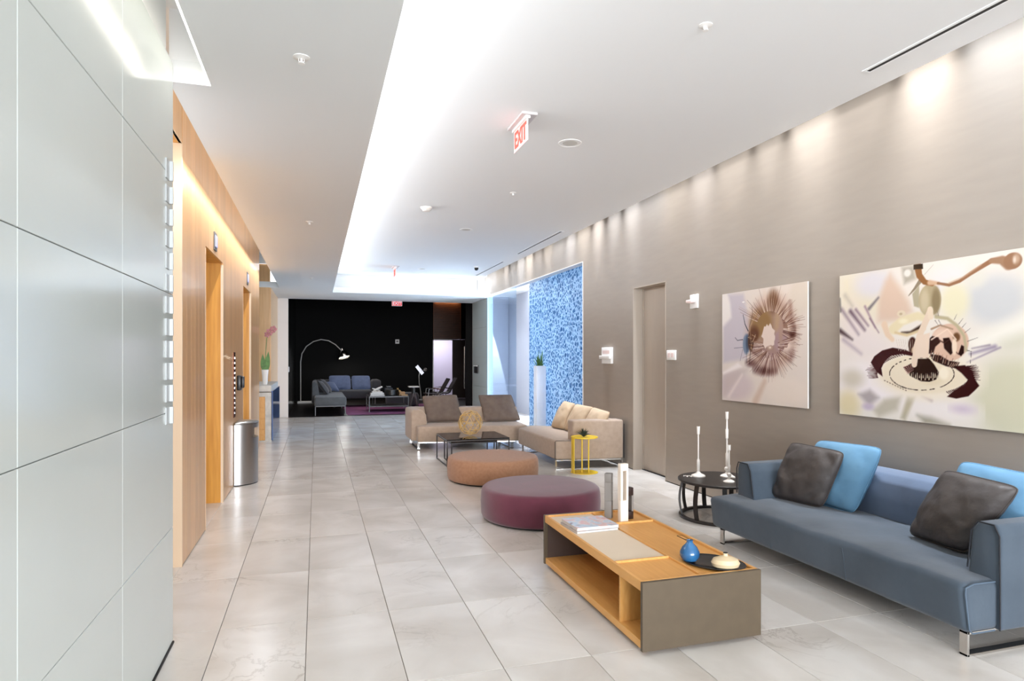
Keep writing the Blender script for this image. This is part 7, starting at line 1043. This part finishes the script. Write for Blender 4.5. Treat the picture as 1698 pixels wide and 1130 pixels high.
for lab, c, m, s in (('blue back cushion of the lounge sofa, the one nearer the arc lamp', ((0.38, 20.35, 0.50), (1.02, 20.35, 0.50), (1.0, 20.58, 0.93), (0.36, 20.58, 0.93)), M['dblue'], 21),
                  ('blue back cushion of the lounge sofa, at its open end', ((1.05, 20.35, 0.50), (1.62, 20.35, 0.50), (1.60, 20.58, 0.92), (1.04, 20.58, 0.92)), M['dblue'], 22),
                  ('blue scatter cushion in the corner of the lounge sofa', ((0.30, 19.9, 0.48), (0.66, 19.7, 0.48), (0.52, 20.0, 0.74), (0.24, 20.2, 0.76)), M['dblue'], 23),
                  ('charcoal cushion leaning on the chaise back, front one', ((0.30, 18.1, 0.48), (0.34, 18.75, 0.48), (0.06, 18.8, 0.83), (0.04, 18.15, 0.85)), M['dgrey2'], 24),
                  ('charcoal cushion on the chaise back, behind the front one', ((0.38, 18.9, 0.48), (0.42, 19.5, 0.48), (0.14, 19.55, 0.85), (0.10, 18.95, 0.88)), M['dgrey2'], 25)):
    cushion('lounge_cushion', lab, 'cushion', c, 0.16, m, 'lounge sofa cushions', s, n=10)
# arc lamp
t = thing('arc_lamp', 'tall steel arc floor lamp bending over the lounge sofa', 'lamp', (-0.44, 22.0, 0))
b = BM(); box(b, -0.60, -0.12, 21.85, 22.2, 0.0, 0.06, 0.01, 2); obj('base', b, M['white_metal'], t)
P_ = [(-0.50, 22.0, 0.06), (-0.50, 22.0, 1.35)]
ctr = [(-0.50, 1.35), (-0.46, 1.62), (-0.32, 1.86), (-0.10, 2.02), (0.14, 2.09), (0.38, 2.05), (0.60, 1.92), (0.78, 1.74), (0.80, 1.70)]
b = BM(); tube(b, [P_[0]]+[(x_, 22.0, z_) for x_, z_ in ctr], 0.017, 8); obj('pole', b, M['lamp_steel'], t)
lx, lz = 0.86, 1.50
b = BM(); b2 = BM(); lathe(b2, [(0.20, -0.07), (0.185, 0.02), (0.14, 0.12), (0.06, 0.17), (0.05, 0.24), (0.045, 0.24), (0.05, 0.165), (0.13, 0.11), (0.175, 0.02), (0.19, -0.07)], (0, 0, 0), 32); merge(b, b2, Matrix.Translation((lx, 22.0, lz+0.06)) @ Matrix.Rotation(math.radians(-14), 4, 'Y') @ Matrix.Rotation(math.radians(-14), 4, 'X')); obj('lamp_shade', b, M['chrome'], t)
b = BM(); b2 = BM(); lathe(b2, [(0, -0.05), (0.17, -0.05), (0.165, -0.03), (0, -0.02)], (0, 0, 0), 32); merge(b, b2, Matrix.Translation((lx, 22.0, lz+0.06)) @ Matrix.Rotation(math.radians(-14), 4, 'Y') @ Matrix.Rotation(math.radians(-14), 4, 'X')); obj('diffuser', b, M['lampglow'], t)
area('arc_lamp_light', (lx, 22.0, lz-0.06), (0.3, 0.3), 7, (1, 0.95, 0.88), (0.1, 0, -1))
area('lounge_fill', (1.8, 19.4, 3.5), (3.0, 2.5), 26, (1, 0.95, 0.92), (0, 0, -1), 150)
# lounge coffee table and its things
t = thing('lounge_table', 'low two-tier steel table on the plum rug', 'table', (1.85, 18.2, 0))
lx0, lx1, ly0, ly1 = 1.36, 2.44, 17.75, 18.75
b = BM(); box(b, lx0, lx1, ly0, ly1, 0.40, 0.425); obj('tabletop', b, mat('table_dark', (58, 52, 50), 0.4), t, smooth=False)
b = BM(); box(b, lx0, lx1, ly0, ly1, 0.145, 0.158); obj('lower_shelf', b, M['grey_stone'], t, smooth=False)
for xx in (lx0, lx1-0.022):
    for yy in (ly0, ly1-0.022): b = BM(); box(b, xx, xx+0.022, yy, yy+0.022, 0.0, 0.40); obj('leg', b, M['steel_grey'], t, smooth=False)
b = BM(); box(b, lx0, lx1, ly0-0.004, ly0, 0.395, 0.43); box(b, lx0, lx1, ly0-0.004, ly0, 0.14, 0.162); obj('rail', b, M['steel_grey'], t, smooth=False)
zt3 = 0.4262
for i, (m, h, lab) in enumerate(((M['black'], 0.035, 'black book at the bottom of the stack on the lounge table'), (M['white_metal'], 0.05, 'thick white book in the stack on the lounge table'), (M['white_ceramic'], 0.035, 'white book on top of the stack on the lounge table'))):
    z = zt3+(0, 0.0355, 0.086)[i]; w_ = (0.40, 0.36, 0.28)[i]
    t = thing('book', lab, 'book', (1.58, 18.0, z), 'books on the lounge table')
    b = BM(); box(b, 1.60-w_/2, 1.60+w_/2-0.006, 17.86, 18.13, z+0.003, z+h-0.003); obj('pages', b, M['paper'], t, smooth=False)
    b = BM(); box(b, 1.60-w_/2-0.003, 1.60+w_/2, 17.855, 18.135, z, z+0.003); box(b, 1.60-w_/2-0.003, 1.60+w_/2, 17.855, 18.135, z+h-0.003, z+h); box(b, 1.60-w_/2-0.003, 1.60-w_/2, 17.855, 18.135, z+0.003, z+h-0.003); obj('cover', b, m, t, smooth=False)
b = BM(); pts = [(1.46, 18.4, zt3+0.02), (1.54, 18.4, zt3+0.09), (1.62, 18.4, zt3+0.16), (1.70, 18.4, zt3+0.20), (1.78, 18.4, zt3+0.235)]
tube(b, pts, [0.02, 0.05, 0.035, 0.03, 0.02], 10); tube(b, [(1.50, 18.4, zt3+0.19), (1.60, 18.42, zt3+0.15), (1.72, 18.4, zt3+0.12)], [0.015, 0.03, 0.02], 8)
lathe(b, [(0.07, 0), (0.07, 0.02), (0.02, 0.03), (0, 0.03)], (1.50, 18.4, zt3), 16)
single('abstract_sculpture', b, M['white_ceramic'], 'white branching ornament behind the books on the lounge table', 'sculpture', (1.50, 18.4, zt3))
b = BM(); lathe(b, [(0.20, 0), (0.225, 0.02), (0.225, 0.16), (0.21, 0.165), (0.20, 0.15), (0.19, 0.03), (0, 0.03)], (2.01, 18.05, zt3), 32, 0.85, 0.8); single('round_bowl', b, M['black'], 'wide black drum bowl in the middle of the lounge table', 'bowl', (2.01, 18.05, zt3))
b = BM(); box(b, 1.86, 2.08, 18.44, 18.60, zt3, zt3+0.20, 0.02, 2); box(b, 1.90, 2.04, 18.46, 18.58, zt3+0.20, zt3+0.25, 0.01, 1); single('black_box', b, M['black'], 'black lidded box behind the drum bowl', 'box', (1.97, 18.52, zt3))
for (a, lab, z1) in (((2.215, 2.37, 17.98, 18.2), 'tan leather box beside the drum bowl', 0.10), ((2.24, 2.42, 17.79, 17.95), 'flat tan leather tray box at the table corner', 0.035)):
    t = thing('leather_box', lab, 'box', ((a[0]+a[1])/2, (a[2]+a[3])/2, zt3)); b = BM(); box(b, *a, zt3, zt3+z1*0.65, 0.004, 1); obj('body', b, M['tanbox'], t); b = BM(); box(b, a[0]-0.003, a[1]+0.003, a[2]-0.003, a[3]+0.003, zt3+z1*0.65, zt3+z1, 0.004, 1); obj('lid', b, M['tanbox'], t)
b = BM(); lathe(b, [(0.03, 0), (0.06, 0.02), (0.075, 0.07), (0.05, 0.12), (0.015, 0.15), (0.02, 0.19), (0.012, 0.19), (0.01, 0.15), (0, 0.14)], (2.22, 18.45, zt3), 24, 1.6, 1); single('gold_vase', b, M['gold_wire'], 'squat gold vase behind the tan box', 'vase', (2.22, 18.45, zt3))
t = thing('pouf', 'dark grey oval pouf behind the lounge table', 'ottoman', (2.52, 19.75, 0)); b = BM(); lathe(b, [(0.42, 0.02), (0.46, 0.06), (0.47, 0.30), (0.42, 0.40), (0.3, 0.42), (0, 0.425)], (2.52, 19.75, 0.0065), 36, 1.1, 0.8); obj('upholstery', b, M['dgrey2'], t); b = BM(); lathe(b, [(0.4, 0), (0.4, 0.022)], (2.52, 19.75, 0.0065), 28, 1.1, 0.8); obj('base', b, M['black'], t)
# trestle stool with white top
t = thing('trestle_stool', 'A-frame stool with a white seat at the rug corner', 'stool', (2.56, 18.1, 0.0065))
b = BM(); box(b, 2.47, 2.76, 17.9, 18.2, 0.655, 0.69, 0.012, 2); obj('seat', b, M['white_ceramic'], t)
for yy in (17.9, 18.18):
    for s in (-1, 1): b = BM(); strip(b, [(2.61+s*0.14, yy, 0.0065), (2.61+s*0.02, yy, 0.50)], (0, 1, 0), 0.03, 0.035); obj('leg', b, mat('stool_leg', (60, 36, 30), 0.4) if 'stool_leg' not in bpy.data.materials else bpy.data.materials['stool_leg'], t)
b = BM(); box(b, 2.58, 2.64, 17.9, 18.2, 0.48, 0.655, 0.004, 1); obj('stem', b, M['black'], t)
# book stand lamp
t = thing('reading_stand', 'curved steel stand with tilted white panel and globe by the doorway', 'stand', (3.48, 22.5, 0))
b = BM(); box(b, 3.30, 3.66, 22.3, 22.6, 0, 0.03, 0.008, 1); obj('base', b, M['brushed'], t)
b = BM(); tube(b, [(3.52, 22.45, 0.03), (3.50, 22.45, 0.3), (3.45, 22.45, 0.6), (3.44, 22.45, 0.85), (3.47, 22.45, 1.0)], 0.014, 8); obj('pole', b, M['lamp_steel'], t)
b = BM(); strip(b, [(3.35, 22.40, 1.20), (3.57, 22.40, 0.92)], (0.5, 1, 0.3), 0.26, 0.012); obj('panel', b, M['screenlit'], t)
b = BM(); bmesh.ops.create_uvsphere(b, u_segments=20, v_segments=12, radius=0.062, matrix=Matrix.Translation((3.66, 22.40, 1.07))); tube(b, [(3.48, 22.42, 1.02), (3.60, 22.41, 1.05)], 0.008, 6); obj('globe', b, M['grey_stone'], t)
# two easy chairs
def easy_chair(x, y, label):
    t = thing('easy_chair', label, 'chair', (x, y, 0), 'dark easy chairs by the lounge doorway')
    b = BM(); strip(b, [(x-0.34, y, 0.36), (x+0.10, y, 0.33), (x+0.18, y, 0.37)], (0, 1, 0), 0.50, 0.035); obj('seat', b, M['chair_dark'], t)
    b = BM(); strip(b, [(x+0.16, y, 0.36), (x+0.28, y, 0.58), (x+0.42, y, 0.82)], (0, 1, 0), 0.50, 0.035); obj('backrest', b, M['chair_dark'], t)
    for s in (-1, 1):
        b = BM(); tube(b, [(x-0.30, y+s*0.27, 0.0), (x-0.24, y+s*0.27, 0.50), (x-0.05, y+s*0.27, 0.52), (x+0.22, y+s*0.27, 0.47)], 0.012, 8); obj('armrest', b, M['chrome'], t)
        b = BM(); tube(b, [(x+0.20, y+s*0.25, 0.40), (x+0.02, y+s*0.25, 0.30), (x+0.16, y+s*0.25, 0.0)], 0.012, 8); obj('leg', b, M['chrome'], t)
    return t
easy_chair(3.58, 20.0, 'dark high-backed easy chair in front of the lit doorway')
easy_chair(3.97, 20.65, 'dark easy chair half hidden behind the other one')

bpy.context.view_layer.update()
for o in COL.objects:
    if o.parent is None and o.name.split('.')[0] in ('lounge_sofa', 'lounge_table', 'easy_chair', 'book', 'abstract_sculpture', 'round_bowl', 'black_box', 'leather_box', 'gold_vase', 'lounge_cushion'):
        o.location.z += 0.0065
